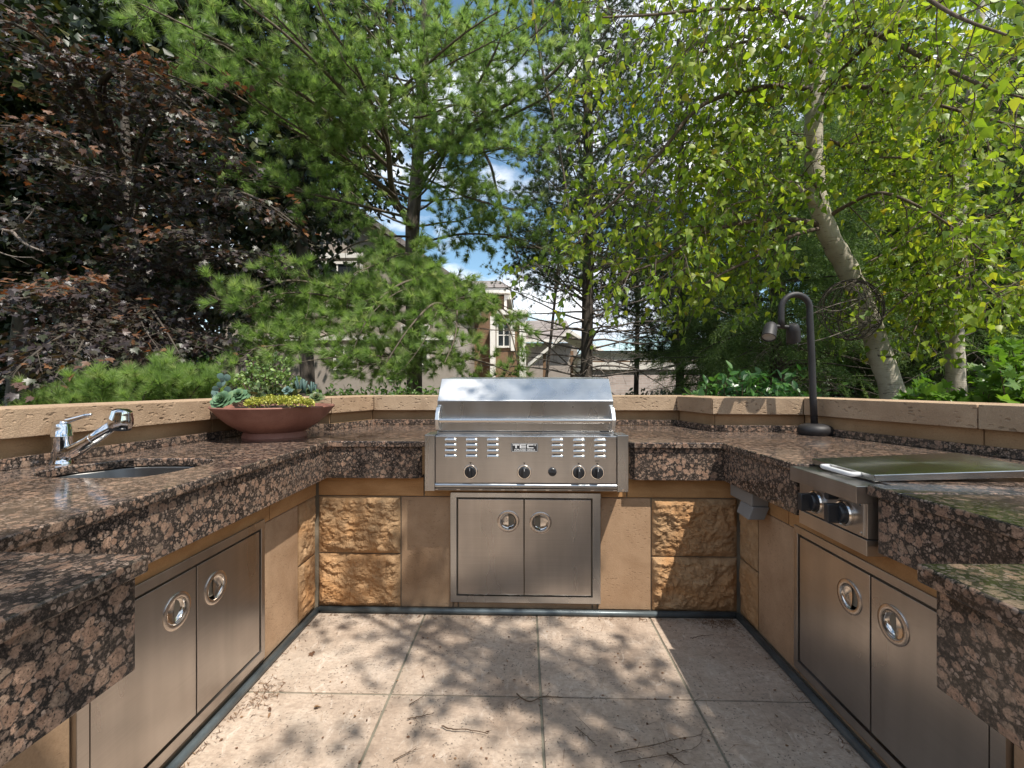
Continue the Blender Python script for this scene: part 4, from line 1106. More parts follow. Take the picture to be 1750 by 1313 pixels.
# ------------------------------------------------------------------ birches
rng = np.random.default_rng(51)
def birch_leaves(parent, limbs_, rng, spacing=.15, length=.72, step=.042, size=(.050,.028), nparts=0, keep=1.0, grav=-.28, levels=2, tw='birchtwig', clear=None):
    s1, f1 = ramify(limbs_, rng, spacing, length, .007, 50, levels, .12, .35, grav, .6, .5, .12, keep)
    branches(parent, 'twigs', s1, M[tw], 4)
    Pn, Dn = along(f1, rng, step, .1)
    Pn = Pn+rng.normal(size=Pn.shape)*.035
    if clear is not None:      # the crown is open right around the stem
        dm = np.min(np.linalg.norm((Pn[:,None,:]-clear[None,:,:])*np.array([1,.45,1]), axis=2), axis=1); ok = (dm > .30) | (rng.random(len(Pn)) < .15); Pn, Dn = Pn[ok], Dn[ok]
    Dn = Dn*.55+np.array([0,0,-.62])+rng.normal(size=Dn.shape)*.50
    sc = size[0]+size[1]*rng.random(len(Pn))
    hang = frames(Dn, rng, 1.0, (0,-.15,.35))
    foliage(parent, 'leaves', 'leaf', [T_BIRCH], Pn, hang, sc, M['l_birch'], rng, nparts)
    return len(Pn)
b1 = P(1537, 720, 4.5); b1.z = 0
bt = thing('birch_tree', 'leaning white-barked birch with a curved trunk and bright leaves right of the lamp', 'birch tree', tuple(b1), 'birches behind the right wall')
BT = [A3(b1)]+PL((1528,690,4.5),(1505,610,4.5),(1478,530,4.5),(1448,460,4.5),(1418,405,4.5),(1396,335,4.5),(1390,240,4.5),(1394,150,4.5),(1400,60,4.5),(1402,-40,4.5),(1400,-250,4.5))
q_trunk = bez(BT, 70)
q, rad = limb(BT, .108, .066, 70); rad[:6] *= np.linspace(1.15, 1, 6); rad *= 1+.03*rng.normal(size=70)
V, Fq = tubes_np([(q, rad)], 20); nmesh('trunk', V, Fq, M['birch'], bt, (0,0,0), None, None, True)
st = P(1392,345,4.47); t = MB(); t.tube([st, P(1372,330,4.40), P(1357,320,4.34)], [.042,.036,.034], 14); stub = t.build('cut_branch', M['birch'], bt, smooth='auto')
dd = (P(1357,320,4.34)-st).normalized(); t = MB(); t.tube([P(1357,320,4.34)+dd*.001, P(1357,320,4.34)+dd*.004], .030, 14); t.build('cut_face', plain('cut_wood', (.42,.20,.09), .8, var=.2), stub)
H = [(PL((1394,160,4.5),(1370,150,4.4),(1300,150,4.2),(1200,180,4.0),(1130,260,3.9),(1060,335,3.9),(985,400,4.0)), .030, .008),
     (PL((1400,385,4.5),(1350,375,4.4),(1280,380,4.2),(1200,400,4.1),(1120,450,4.0),(1050,470,3.9)), .028, .006),
     (PL((1402,390,4.5),(1350,405,4.3),(1290,440,4.1),(1230,470,4.0),(1180,500,4.0)), .02, .006),
     (PL((1400,170,4.5),(1430,130,4.2),(1480,80,3.8),(1560,30,3.4),(1650,-20,3.2)), .024, .006),
     (PL((1398,200,4.5),(1440,150,4.2),(1530,160,3.9),(1640,190,3.6),(1750,220,3.4)), .026, .006),
     (PL((1410,375,4.5),(1450,350,4.3),(1510,330,4.0),(1600,370,3.8),(1680,430,3.6)), .022, .006),
     (PL((1402,40,4.5),(1330,20,4.0),(1230,15,3.5),(1120,25,3.1),(1030,30,2.9)), .022, .005),
     (PL((1402,30,4.5),(1500,60,3.8),(1600,110,3.2),(1690,150,2.8),(1760,170,2.6)), .024, .005),
     (PL((1400,0,4.5),(1420,-80,3.6),(1500,-60,2.9),(1620,20,2.5),(1720,60,2.3)), .022, .005),
     (PL((1396,260,4.5),(1330,240,4.2),(1250,260,4.0),(1180,310,3.9),(1120,360,3.9)), .018, .005),
     (PL((1394,110,4.5),(1320,70,4.2),(1240,80,4.0),(1150,110,3.9),(1080,180,3.9)), .02, .005),
     (PL((1410,360,4.5),(1380,300,4.2),(1320,330,3.9),(1250,350,3.8)), .014, .005),
     (PL((1402,80,4.5),(1460,30,4.9),(1560,60,5.2),(1650,80,5.4)), .02, .005),
     (PL((1396,230,4.5),(1460,260,4.9),(1530,300,5.2),(1620,300,5.3)), .018, .005)]
limbs = [limb(p, a, b) for p, a, b in H]
branches(bt, 'limbs', limbs, M['birchtwig'], 8)
print('birch', birch_leaves(bt, limbs+jitter(limbs, rng, 1, .40, (5,8,11))+jitter([limbs[k_] for k_ in (0,1,2,6,9,10,4,12,13)], rng, 1, .45), rng, spacing=.15, step=.044, nparts=300, clear=q_trunk))
b2 = P(1634, 720, 4.9); b2.z = 0
bu = thing('birch_tree', 'upright birch with mottled grey trunk standing farther right behind the wall', 'birch tree', tuple(b2), 'birches behind the right wall')
BT2 = [A3(b2)]+PL((1634,690,4.9),(1632,600,4.9),(1632,520,4.9),(1638,400,4.9),(1650,250,4.9),(1670,80,4.9),(1690,-120,4.9))
q, rad = limb(BT2, .100, .030, 50); rad *= 1+.03*rng.normal(size=50)
V, Fq = tubes_np([(q, rad)], 18); nmesh('trunk', V, Fq, M['birch'], bu, (0,0,0), None, None, True)
H = [(PL((1634,520,4.9),(1600,490,4.6),(1560,500,4.3),(1500,550,4.1)), .018, .005), (PL((1636,480,4.9),(1680,470,4.4),(1740,490,4.0),(1800,540,3.8)), .018, .005),
     (PL((1638,440,4.9),(1590,400,4.5),(1540,420,4.2),(1480,450,4.1)), .018, .005), (PL((1640,400,4.9),(1690,370,4.4),(1750,360,4.1)), .018, .005),
     (PL((1645,320,4.9),(1600,280,4.5),(1540,270,4.2),(1470,270,4.3)), .018, .005), (PL((1650,250,4.9),(1710,220,4.5),(1780,240,4.3)), .018, .005),
     (PL((1634,500,4.9),(1640,450,4.3),(1650,440,4.0),(1660,500,3.8)), .016, .005), (PL((1634,500,4.9),(1590,520,4.5),(1560,570,4.3)), .014, .005),
     (PL((1655,200,4.9),(1600,150,4.6),(1540,180,4.4)), .016, .005), (PL((1660,150,4.9),(1720,100,4.5),(1790,120,4.3)), .016, .005)]
limbs = [limb(p, a, b) for p, a, b in H]
branches(bu, 'limbs', limbs, M['birchtwig'], 7)
print('birch2', birch_leaves(bu, limbs+jitter(limbs, rng, 2, .42), rng, spacing=.155, length=.65, nparts=60, clear=bez(BT2, 50)[:38]))

# broadleaf trees filling the right background, and dark ones at the left
def broadleaf(name, px, d, top, cr, cz, label, cat, seed, leafmat, n_cl, per, size, temps=None, bark='darkbark', group=None, sq=(1,1,1), rt=.13, front=True, cxoff=0, spr=.30):
    rng = np.random.default_rng(seed)
    b = P(px, 700, d); b.z = 0
    th = thing(name, label, cat, tuple(b), group)
    tp = A3(b)+np.array([cxoff*.5, 0, top]); TRb = [A3(b), A3(b)*.5+tp*.5+rng.normal(size=3)*.1, tp]
    trunk_mesh(th, TRb, rt, rt*.3, M[bark], rng, 12)
    q = bez(TRb, 40); C = A3(b)+np.array([cxoff,0,cz])
    u = rng.normal(size=(n_cl,3)); u /= np.linalg.norm(u, axis=1, keepdims=True); rr = (.35+.65*rng.random(n_cl)**.5)
    cl = C+u*rr[:,None]*np.array(sq)*cr
    cl = cl[cl[:,2] > .9]
    if front: cl = cl[cl[:,1] < b.y+cr*.45]
    lim = []
    for i in range(0, len(cl), 3):
        c = q[np.argmin(abs(q[:,2]-(cl[i,2]-.5)))]; m_ = (c+cl[i])/2+rng.normal(size=3)*.12
        lim.append(limb([c, m_, cl[i]], .03, .006, 7))
    branches(th, 'branches', lim, M[bark], 4)
    K = len(cl)*per; ci = np.repeat(cl, per, axis=0); off = rng.normal(size=(K,3))*np.array([1,1,.55])*spr
    Pn = ci+off; Dn = off*1.5+np.array([0,-.1,-.35])+rng.normal(size=(K,3))*.4
    foliage(th, 'leaves', 'leaf', temps or [T_SIMPLE], Pn, frames(Dn, rng, .7, (0,-.15,.8)), size*(.7+.6*rng.random(K)), M[leafmat], rng)
    return K
gb = 'broadleaf trees in the background'
broadleaf('broadleaf_tree', 1560, 9.5, 7.5, 2.6, 5.2, 'mid-green broadleaf tree filling the gaps behind the birch crown', 'tree', 61, 'l_green', 330, 75, .12, group=gb)
broadleaf('broadleaf_tree', 1720, 8.6, 7, 2.5, 4.2, 'mid-green broadleaf tree at the upper right edge behind the birches', 'tree', 62, 'l_green', 330, 75, .12, group=gb)
broadleaf('broadleaf_tree', 25, 9.5, 12, 3.7, 6.6, 'dark broadleaf tree with thick trunk at the left edge', 'tree', 63, 'l_dark', 460, 80, .17, group=gb, rt=.2)
broadleaf('broadleaf_tree', 530, 9.5, 12, 2.9, 7.4, 'dark broadleaf tree whose grey trunk shows left of the gabled house', 'tree', 64, 'l_dark', 250, 80, .16, group=gb, rt=.17, sq=(1,1,1.1), cxoff=-.7)
broadleaf('broadleaf_tree', 290, 11, 13, 4.3, 6.8, 'tall dark broadleaf tree behind the purple maple', 'tree', 65, 'l_dark', 520, 80, .19, group=gb, rt=.2)
broadleaf('broadleaf_tree', 160, 14, 6, 3.4, 2.6, 'low dark broadleaf tree far behind the purple maple trunk', 'tree', 66, 'l_dark', 260, 70, .20, group=gb, rt=.15)

# ------------------------------------------------------------------ purple maple (left)
rng = np.random.default_rng(71)
m0 = P(240, 720, 6.2); m0.z = 0
pm_ = thing('purple_maple', 'large maple with dark purple leaves and orange new growth filling the left side', 'maple tree', tuple(m0))
trunk_mesh(pm_, [A3(m0)]+PL((238,560,6.2),(230,470,6.2),(222,380,6.2),(215,250,6.2),(210,120,6.2)), .16, .03, M['darkbark'], rng)
H = [(PL((222,380,6.2),(160,200,5.4),(90,90,4.8),(20,40,4.4),(-50,40,4.2)), .035, .008), (PL((215,300,6.2),(170,170,5.3),(200,120,4.9),(280,150,4.7),(330,190,4.6)), .03, .008),
     (PL((222,370,6.2),(250,240,5.5),(310,190,5.0),(360,225,4.8),(400,260,4.7)), .03, .008), (PL((224,400,6.2),(130,280,5.2),(60,225,4.7),(0,215,4.3)), .03, .008),
     (PL((224,400,6.2),(140,330,5.2),(90,280,4.7),(150,290,4.5)), .02, .006),
     (PL((228,440,6.2),(300,360,5.4),(370,325,5.0),(440,340,4.8),(500,380,4.8)), .03, .008), (PL((230,470,6.2),(310,450,5.4),(390,430,5.0),(470,440,4.9)), .028, .008),
     (PL((235,500,6.2),(150,480,5.2),(70,500,4.4),(0,510,3.9),(-60,530,3.7)), .028, .008), (PL((235,520,6.2),(160,530,5),(110,570,4.2),(60,610,3.8),(10,640,3.6)), .026, .008),
     (PL((236,520,6.2),(200,560,5),(170,600,4.3),(130,640,3.9)), .022, .006), (PL((236,530,6.2),(300,560,5.3),(360,590,4.9),(430,610,4.7)), .026, .006),
     (PL((236,520,6.2),(250,520,5.3),(280,560,4.8),(310,610,4.6)), .02, .006), (PL((230,480,6.2),(260,440,5.3),(290,400,4.9),(330,400,4.7)), .02, .006),
     (PL((232,500,6.2),(330,500,5.5),(400,520,5.2),(450,540,5.1)), .022, .006),
     (PL((224,400,6.2),(250,330,5.4),(330,290,5.1),(420,290,5.0)), .02, .006), (PL((230,440,6.2),(120,380,5.3),(40,350,4.8),(-30,360,4.5)), .022, .006)]
limbs = [limb(p, a, b) for p, a, b in H]
ex = jitter(limbs, rng, 1, .22)+jitter([limbs[k_] for k_ in (0,1,7,8,9)], rng, 1, .2)
s1, f1 = ramify(limbs+ex, rng, .13, .58, .006, 52, 2, .22, .85, -.15, .55, .5, .12)
branches(pm_, 'limbs', limbs+ex+s1, M['darkbark'], 5)
bare_l = [limb(PL((-30,380,4.6),(20,395,4.6),(50,370,4.6),(62,350,4.6)), .016, .004), limb(PL((20,395,4.6),(45,418,4.6),(75,430,4.6)), .02, .006), limb(PL((-30,420,4.5),(20,438,4.5),(60,440,4.5)), .008, .003)]
sb_, _ = ramify(bare_l, rng, .10, .22, .004, 50, 1, .2, .4, 0, .6)
branches(pm_, 'bare_twigs', bare_l+sb_, M['deadtwig'], 5)
Pn, Dn = along(f1, rng, .05, .1)
Pn = Pn+rng.normal(size=Pn.shape)*.03
Dn = Dn*.6+np.array([0,-.15,-.30])+rng.normal(size=Dn.shape)*.35
# new growth towards the top of each clump is orange
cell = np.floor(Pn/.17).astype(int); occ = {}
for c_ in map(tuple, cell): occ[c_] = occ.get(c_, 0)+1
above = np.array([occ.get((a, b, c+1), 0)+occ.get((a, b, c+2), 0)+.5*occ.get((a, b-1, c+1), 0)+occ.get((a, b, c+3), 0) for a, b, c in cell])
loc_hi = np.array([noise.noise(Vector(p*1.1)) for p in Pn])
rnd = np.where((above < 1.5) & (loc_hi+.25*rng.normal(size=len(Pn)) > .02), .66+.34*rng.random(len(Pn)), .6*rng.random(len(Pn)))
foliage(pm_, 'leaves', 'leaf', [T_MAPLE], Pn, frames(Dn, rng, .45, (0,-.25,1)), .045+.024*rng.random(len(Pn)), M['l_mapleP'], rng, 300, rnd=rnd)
print('maple', len(Pn))

# ------------------------------------------------------------------ overhanging tree behind the camera: shades the patio
rng = np.random.default_rng(81)
ov = thing('shade_birch', 'birch overhanging the patio from behind the viewer and dappling the paving with shade', 'birch tree', (3.6,-1.6,0))
trunk_mesh(ov, [np.array(v, float) for v in ((3.6,-1.6,0),(3.5,-1.5,2),(3.2,-1.4,4),(2.8,-1.3,6.2))], .15, .05, M['birch'], rng)
H = []
for i in range(26):
    x = -.7+3.7*((i*.618) % 1)+rng.normal()*.15; y = -1.2+2.2*((i*.382+.2) % 1); z = 4.3+1.5*rng.random()
    H.append(limb([(3.2,-1.4,3.4+rng.random()*1.2), ((3.2+x)/2,(-1.4+y)/2,z+.1), (x,y,z)], .028, .006, 12))
branches(ov, 'limbs', H, M['birchtwig'], 6)
SHADE_SET = dict(spacing=.16, length=.58, step=.065, size=(.056,.03), keep=.85)
print('shade', birch_leaves(ov, H, rng, **SHADE_SET))

# ------------------------------------------------------------------ shrubs along the wall
rng = np.random.default_rng(91)
dp = thing('dwarf_pine', 'low mounded bright green dwarf pine behind the left wall beside the terracotta bowl', 'pine shrub', (-2.7,2.9,0))
lim = []
for i in range(46):
    px = 60+330*rng.random(); x_, y_ = P(px, 640, 3.3+.8*rng.random())[:2]
    zt = 1.02+.27*min(1, max(0, (px-30)/190))*(.72+.34*rng.random())
    lim.append(limb([(x_-.3*rng.random(), y_+.15, .5), (x_-.15, y_+.05, zt-.25), (x_+.08*rng.normal(), y_-.1*rng.random(), zt)], .012, .004, 8))
s1, f1 = ramify(lim, rng, .09, .20, .004, 45, 1, .35, .2, .5, .7)
branches(dp, 'branches', lim+s1, M['pinetwig'], 4)
Pn, Dn = along(f1+lim, rng, .05, .3); Pn, Dn = Pn[Pn[:,2] > .8], Dn[Pn[:,2] > .8]
foliage(dp, 'needles', 'needle_cluster', TUFTS, Pn, frames(Dn+rng.normal(size=Dn.shape)*.3+np.array([0,-.2,.5]), rng), .080+.035*rng.random(len(Pn)), M['l_pine'], rng, 100)

def shrub(name, label, cat, boxes, seed, temps, mat, size, nst, step, nparts, group=None, hang=-.1):
    rng = np.random.default_rng(seed); lim = []
    px0, px1, d0, d1, ylo, yhi = boxes
    c = P((px0+px1)/2, 690, (d0+d1)/2)
    th = thing(name, label, cat, (c.x, c.y, 0), group)
    for i in range(nst):
        f = rng.random(); px = px0+(px1-px0)*f; d = d0+(d1-d0)*rng.random()
        top = A3(P(px, ylo+(yhi-ylo)*rng.random()*(.55+.45*math.sin(math.pi*f)), d))
        b = np.array([c.x*.3+top[0]*.7, top[1]+.1, .1]); lim.append(limb([b, (b+top)/2+rng.normal(size=3)*.05, top], .008, .003, 8))
    s1, f1 = ramify(lim, rng, .08, .20, .003, 50, 1, .45, .3, -.1, .7)
    branches(th, 'stems', lim+s1, M['twig'], 4)
    Pn, Dn = along(f1+lim, rng, step, .3); k = Pn[:,2] > .75; Pn, Dn = Pn[k], Dn[k]
    Dn = Dn*.6+rng.normal(size=Dn.shape)*.5+np.array([0,-.25,hang])
    foliage(th, 'leaves', 'leaf', temps, Pn, frames(Dn, rng, .5, (0,-.5,1)), size*(.7+.6*rng.random(len(Pn))), M[mat], rng, nparts)
shrub('leafy_shrub', 'dark green glossy oval-leaved shrub behind the wall left of the bronze lamp', 'shrub', (1190,1375,3.4,4.0,690,640), 92, [T_OVAL], 'l_shrub', .075, 46, .045, 120)
shrub('maple_seedling', 'bright green young maple growing low behind the wall in front of the upright birch', 'shrub', (1560,1760,3.2,3.8,700,650), 93, [T_MAPLE], 'l_seed', .075, 40, .05, 120)
shrub('maple_seedling', 'taller bright green maple shoots at the right edge above the wall', 'shrub', (1700,1790,3.0,3.6,690,560), 94, [T_MAPLE], 'l_seed', .075, 18, .06, 60)
shrub('undergrowth_bush', 'dull green bush low behind the wall left of the grill hood', 'shrub', (540,750,4.4,5.2,690,660), 95, [T_OVAL], 'l_green', .045, 80, .03, 0)
shrub('undergrowth_bush', 'dark tangled bush low behind the wall right of the grill hood', 'shrub', (1060,1210,4.4,5.2,690,672), 96, [T_OVAL], 'l_dark', .045, 50, .04, 0)

# wreath of twigs hooked on the leaning birch
rng = np.random.default_rng(97)
wr = thing('twig_ball', 'open ball of dark twigs and bent wires hanging against the leaning birch trunk', 'twig ball', tuple(P(1455,530,4.15)))
C = A3(P(1455,530,4.15)); ls = []
for i in range(34):
    a = rng.normal(size=3); a /= np.linalg.norm(a); b = np.cross(a, rng.normal(size=3)); b /= np.linalg.norm(b); ph = rng.random()*6.28; r_ = .30*(.9+.12*rng.random())
    tt = np.linspace(ph, ph+2.2+2*rng.random(), 16); ls.append((C+r_*(np.cos(tt)[:,None]*a+np.sin(tt)[:,None]*b)*np.array([1,.5,.95]), np.full(16, .0040)))
branches(wr, 'bent_twigs', ls, M['darkbark'], 4)
ls = [limb(PL((1370,545,4.1),(1430,520,4.0),(1520,500,4.1)), .004, .003), limb(PL((1365,590,4.1),(1420,575,4.0),(1500,545,4.1)), .004, .003), limb(PL((1380,520,4.1),(1440,530,4.0),(1515,480,4.1)), .004, .003)]
branches(wr, 'pale_twigs', ls, M['deadtwig'], 4)

# ------------------------------------------------------------------ terracotta bowl and succulents
bc = Vector((-1.385, 2.455, ZC)); Mb = Matrix.Translation(bc)
bowl = thing('planter_bowl', 'wide footed terracotta bowl standing on the left corner of the counter', 'planter', tuple(bc))
prof = [(0,.004),(.15,.004),(.158,.0),(.163,.012),(.158,.030),(.152,.040),(.175,.052),(.225,.085),(.268,.125),(.300,.165),(.309,.176),(.306,.182),(.293,.180),(.262,.140),(.20,.10),(0,.09)]
t = MB(); t.lathe([(r_, h_) for r_, h_ in prof], Mb, 64); t.build('bowl', M['terra'], bowl, smooth='auto')
t = MB(); t.lathe([(0,.175),(.12,.176),(.22,.170),(.286,.164)], Mb, 40); tag(t.build('soil', M['soil'], bowl, smooth=True))
def bp(px, py, d): return P(px, py, d)
def rosette(name, label, c, R_, nl, mat, seed, tilt=(0,-.6,1), tmpl=None, layers=4, group='succulents in the terracotta bowl'):
    rng = np.random.default_rng(seed); c = Vector(c); th = thing(name, label, 'succulent', tuple(c), group)
    ax = Vector(tilt).normalized(); q = ax.to_track_quat('Z', 'Y').to_matrix(); Pn, Rm, sc = [], [], []
    for i in range(nl):
        f = i/nl; a = i*2.39996; el = math.radians(12+72*f**1.2)
        d = Vector((math.cos(a)*math.cos(el), math.sin(a)*math.cos(el), math.sin(el))); n_ = Vector((-math.cos(a)*math.sin(el), -math.sin(a)*math.sin(el), math.cos(el)))
        x = d.cross(n_); Rm.append(np.array([(q@x), (q@d), (q@n_)]).T); Pn.append(np.array(c+(q@Vector((0,0,1)))*R_*.25*f)); sc.append(R_*(1-.62*f))
    foliage(th, 'leaves', 'leaf', [tmpl or T_ROUND], np.array(Pn), np.array(Rm), np.array(sc), M[mat], rng, nl, rnd=.2+.6*rng.random(nl))
    return th
D0 = 2.28
T_PAD = fan(sym([(0,0),(.22,.15),(.42,.5),(.38,.82),(.2,.98),(0,1)]), .10, .55)
rosette('rosette_succulent', 'large grey-green rosette succulent at the front left of the bowl', bp(383,688,D0+.05), .072, 34, 'l_ros', 1, (-.1,-.9,.7))
rosette('rosette_succulent', 'second pale green rosette succulent tucked right behind the large one', bp(408,680,D0+.10), .062, 30, 'l_ros', 2, (.2,-.7,.9))
rosette('blue_rosette', 'small blue-grey rosette succulent between the sedum and the blue fingers', bp(492,669,D0+.06), .034, 20, 'l_blue', 3, (0,-.8,.8))
rosette('dark_rosette', 'dark green rosette succulent cluster at the right rim of the bowl', bp(541,682,D0+.10), .044, 26, 'l_dks', 4, (.3,-.7,.8))
rosette('dark_rosette', 'small dark rosette succulent above the one at the right rim', bp(528,672,D0+.14), .038, 22, 'l_dks', 5, (.1,-.7,.9))
rosette('bronze_rosette', 'bronze tinged rosette succulent behind the left end of the sedum', bp(443,679,D0+.08), .040, 22, 'l_dks', 6, (0,-.8,.8))
rosette('bronze_rosette', 'bronze tinged rosette succulent left of the blue fingers', bp(504,662,D0+.16), .034, 20, 'l_dks', 7, (0,-.8,.8))
rng = np.random.default_rng(101)
pd = thing('paddle_succulent', 'upright blue-grey paddle-leaved succulent at the left rim of the bowl', 'succulent', tuple(bp(372,690,D0+.1)), 'succulents in the terracotta bowl')
pc = A3(bp(374,686,D0+.12)); t = MB(); t.tube([pc, A3(bp(374,668,D0+.12)), A3(bp(378,652,D0+.13))], [.008,.006,.004], 8); t.build('stem', M['twig'], pd)
Pn = []; Dn = []
for (px, py, dx, dz) in ((374,672,-.9,.2),(374,668,-.6,.8),(376,664,.1,1),(378,660,.7,.8),(380,656,.3,1),(376,676,-.9,-.3),(382,668,.9,.3),(374,680,-.7,.6),(379,650,-.2,1),(386,652,.5,1),(372,684,-.3,.9)):
    Pn.append(A3(bp(px,py,D0+.11))); Dn.append([dx,-.35+.2*rng.normal(),dz])
foliage(pd, 'leaves', 'leaf', [T_PAD], np.array(Pn), frames(np.array(Dn), rng, .3, (0,-1,.3)), .034+.010*rng.random(len(Pn)), M['l_blue'], rng, 20)
ch = thing('blue_finger_succulent', 'upright chalky blue finger-leaved succulent at the back right of the bowl', 'succulent', tuple(bp(520,672,D0+.16)), 'succulents in the terracotta bowl')
for i in range(26):
    px = 507+32*rng.random(); b_0 = A3(bp(px, 672, D0+.10+.12*rng.random())); hgt = (.075 if px < 524 else .055)*(.7+.5*rng.random())
    tp = b_0+np.array([rng.normal()*.010, rng.normal()*.01, hgt]); t = MB(); t.tube([b_0, (b_0+tp)/2, tp*.97+b_0*.03, tp], [.0042,.0058,.0045,.001], 7)
    t.build('finger_leaf', M['l_blue'], ch, smooth=True)
jd = thing('jade_bush', 'branching jade plant with dark red stems and small round leaves in the bowl', 'succulent', tuple(bp(458,684,D0+.2)), 'succulents in the terracotta bowl')
lim = []
for (bx, tx, ty, dd_) in ((430,405,650,.2),(432,420,635,.25),(440,432,615,.2),(445,450,628,.3),(455,445,640,.1),(462,440,615,.2),(464,470,612,.2),(466,488,625,.2),(470,478,638,.1),(480,492,640,.2),(484,505,645,.25),(470,455,650,.05),(440,415,655,.05),(458,462,620,.35),(488,478,650,.1),(450,425,645,.3),(436,412,640,.15),(448,440,640,.0),(466,470,640,.0),(474,500,650,.1),(444,428,625,.3),(468,480,618,.3)):
    a, b = A3(bp(bx, 684, D0+.15+dd_*.5)), A3(bp(tx, ty, D0+.15+dd_*.6)); lim.append(limb([a, (a+b)/2+rng.normal(size=3)*.012, b], .0045, .002, 7))
s1, f1 = ramify(lim, rng, .035, .075, .0018, 48, 1, .35, .1, .3, .7, .5, .03)
jb = plain('jade_stem', (.09,.035,.03), .6); V, Fq = tubes_np(lim+s1, 5); nmesh('stems', V, Fq, jb, jd, (0,0,0), None, None, True)
Pn, Dn = along(f1+lim, rng, .0085, .35); Dn = Dn*.4+rng.normal(size=Dn.shape)
foliage(jd, 'leaves', 'leaf', [T_ROUND], Pn+rng.normal(size=Pn.shape)*.003, frames(Dn, rng), .017+.009*rng.random(len(Pn)), M['l_jade'], rng)
sp = thing('spiky_succulent', 'low dark green spiky succulent below the jade plant', 'succulent', tuple(bp(465,672,D0+.1)), 'succulents in the terracotta bowl')
K = 130; Pn = np.array([A3(bp(430+75*rng.random(), 664+16*rng.random(), D0+.06+.14*rng.random())) for _ in range(K)])
foliage(sp, 'leaves', 'leaf', [T_OVAL], Pn, frames(rng.normal(size=(K,3))*.6+np.array([0,-.5,.7]), rng), .030+.014*rng.random(K), M['l_dks'], rng, 0)
# yellow sedum mat
K = 5200; aa = rng.random(K)
px = 422+112*aa; wv = np.sin(math.pi*aa)**.5*(.72+.42*np.array([noise.noise(Vector((x*7, 3, 1))) for x in aa])+.18*np.array([noise.noise(Vector((x*23, 8, 1))) for x in aa]))
Pn = np.array([A3(bp(px[i], 692-(13*wv[i]+3)*(1-rr_**2)**.5*.95, D0-.045+.11*(rr_+1)/2)) for i, rr_ in enumerate(rng.random(K)*2-1)])
Pn += rng.normal(size=Pn.shape)*.0045; Pn[:,2] -= np.where((Pn[:,1] < bc.y-.20) & (rng.random(K) < .35), .012*rng.random(K), 0)
sd = nmesh  # keep name short below
se = thing('sedum_mat', 'yellow-green sedum mat spilling over the front rim of the bowl', 'sedum', tuple(bp(470,690,D0)), 'succulents in the terracotta bowl')
foliage(se, 'tiny_leaves', 'leaf', [T_ROUND], Pn, frames(rng.normal(size=(K,3))+np.array([0,-.4,.8]), rng), .0075+.004*rng.random(K), M['l_sedum'], rng)

# ------------------------------------------------------------------ litter on the paving
rng = np.random.default_rng(111)
def zf(px, py):
    d = F_PX*EYE/(py-656.5); v = P(px, py, d); return np.array([v.x, v.y, .005])
twl = [([(883,1190),(905,1203),(930,1195),(960,1197)], .0028, 'short dark twig lying across the central paving joint'),
       ([(755,1245),(775,1252),(800,1252),(835,1260)], .0026, 'thin forked brown twig on the paving left of centre'),
       ([(697,1232),(720,1228),(742,1224)], .0022, 'thin straight twig with side shoots left of the forked twig'),
       ([(700,1208),(715,1200),(725,1193)], .0020, 'short dark sliver of twig on the joint left of centre'),
       ([(1050,1290),(1110,1280),(1160,1268),(1195,1262),(1203,1248)], .0015, 'long thin branching twig at the lower right of the paving'),
       ([(1060,1308),(1130,1296),(1190,1282),(1200,1262)], .0011, 'second long thin twig below the branching one at the lower right'),
       ([(1140,1292),(1155,1302),(1170,1313)], .0030, 'thick dark twig piece near the bottom edge right of centre'),
       ([(984,1248),(1005,1266),(1020,1280)], .0016, 'fine curved twig right of the central joint'),
       ([(1180,1095),(1200,1090),(1220,1089)], .0018, 'fine twig in the shaded back right corner of the paving'),
       ([(672,1305),(690,1295),(712,1284)], .0020, 'thin twig near the bottom edge left of centre')]
for pts, r_, lb in twl:
    c0_ = zf(*pts[0]); th = thing('fallen_twig', lb, 'twig', tuple(c0_), 'fallen twigs on the paving')
    L0 = limb([zf(*p)+np.array([0,0,.003+.004*rng.random()]) for p in pts], r_, r_*.45, 16)
    L0[0][:,:2] += rng.normal(size=(16,2))*.0012
    s1, _ = ramify([L0], rng, .035, .04, r_*.55, 45, 1, .1, .95, 0, .7, .5, .012, .7)
    for p_, _r in s1: p_[:,2] = np.clip(p_[:,2], .004, .012)
    branches(th, 'twig', [L0]+s1, M['twig'], 5)
def litter(name, label, pts, size, mat, temps, cat='leaf litter'):
    K = len(pts); Rm = frames(rng.normal(size=(K,3))*np.array([1,1,.15]), rng, .25, (0,0,1))
    rnd = rng.random(K); tv, tf = temps; V, Fo = instance(tv, tf, np.array(pts), Rm, size*(.6+.8*rng.random(K)))
    V[:,2] = np.maximum(V[:,2], .0015)
    o = nmesh(name, V, [Fo], mat, None, tuple(pts[0]), np.repeat(rnd, len(tv))); tag(o, label, cat, None, 'stuff')
pts = []
for i in range(600):
    r_ = rng.random()
    if r_ < .55: x, y = -1.09+2.18*rng.random(), 2.355-abs(rng.normal())*.018
    elif r_ < .78: x, y = 1.088-abs(rng.normal())*.02, 1.2+1.15*rng.random()
    else: x, y = -1.088+abs(rng.normal())*.02, 1.2+1.15*rng.random()
    pts.append([x, y, .003])
for i in range(300): pts.append([1.07-abs(rng.normal())*.10, 2.35-abs(rng.normal())*.05, .003])
for i in range(150): pts.append([-1.06+abs(rng.normal())*.05, 1.74+rng.normal()*.06, .003])
litter('needle_litter', 'reddish brown fallen needles and bits gathered along the foot of the walls', pts, .016, M['l_litter'], (np.array([(-.06,0,0),(.06,0,0),(.04,1,.05),(-.04,1,.03)]), np.array([(0,1,2),(0,2,3)])))
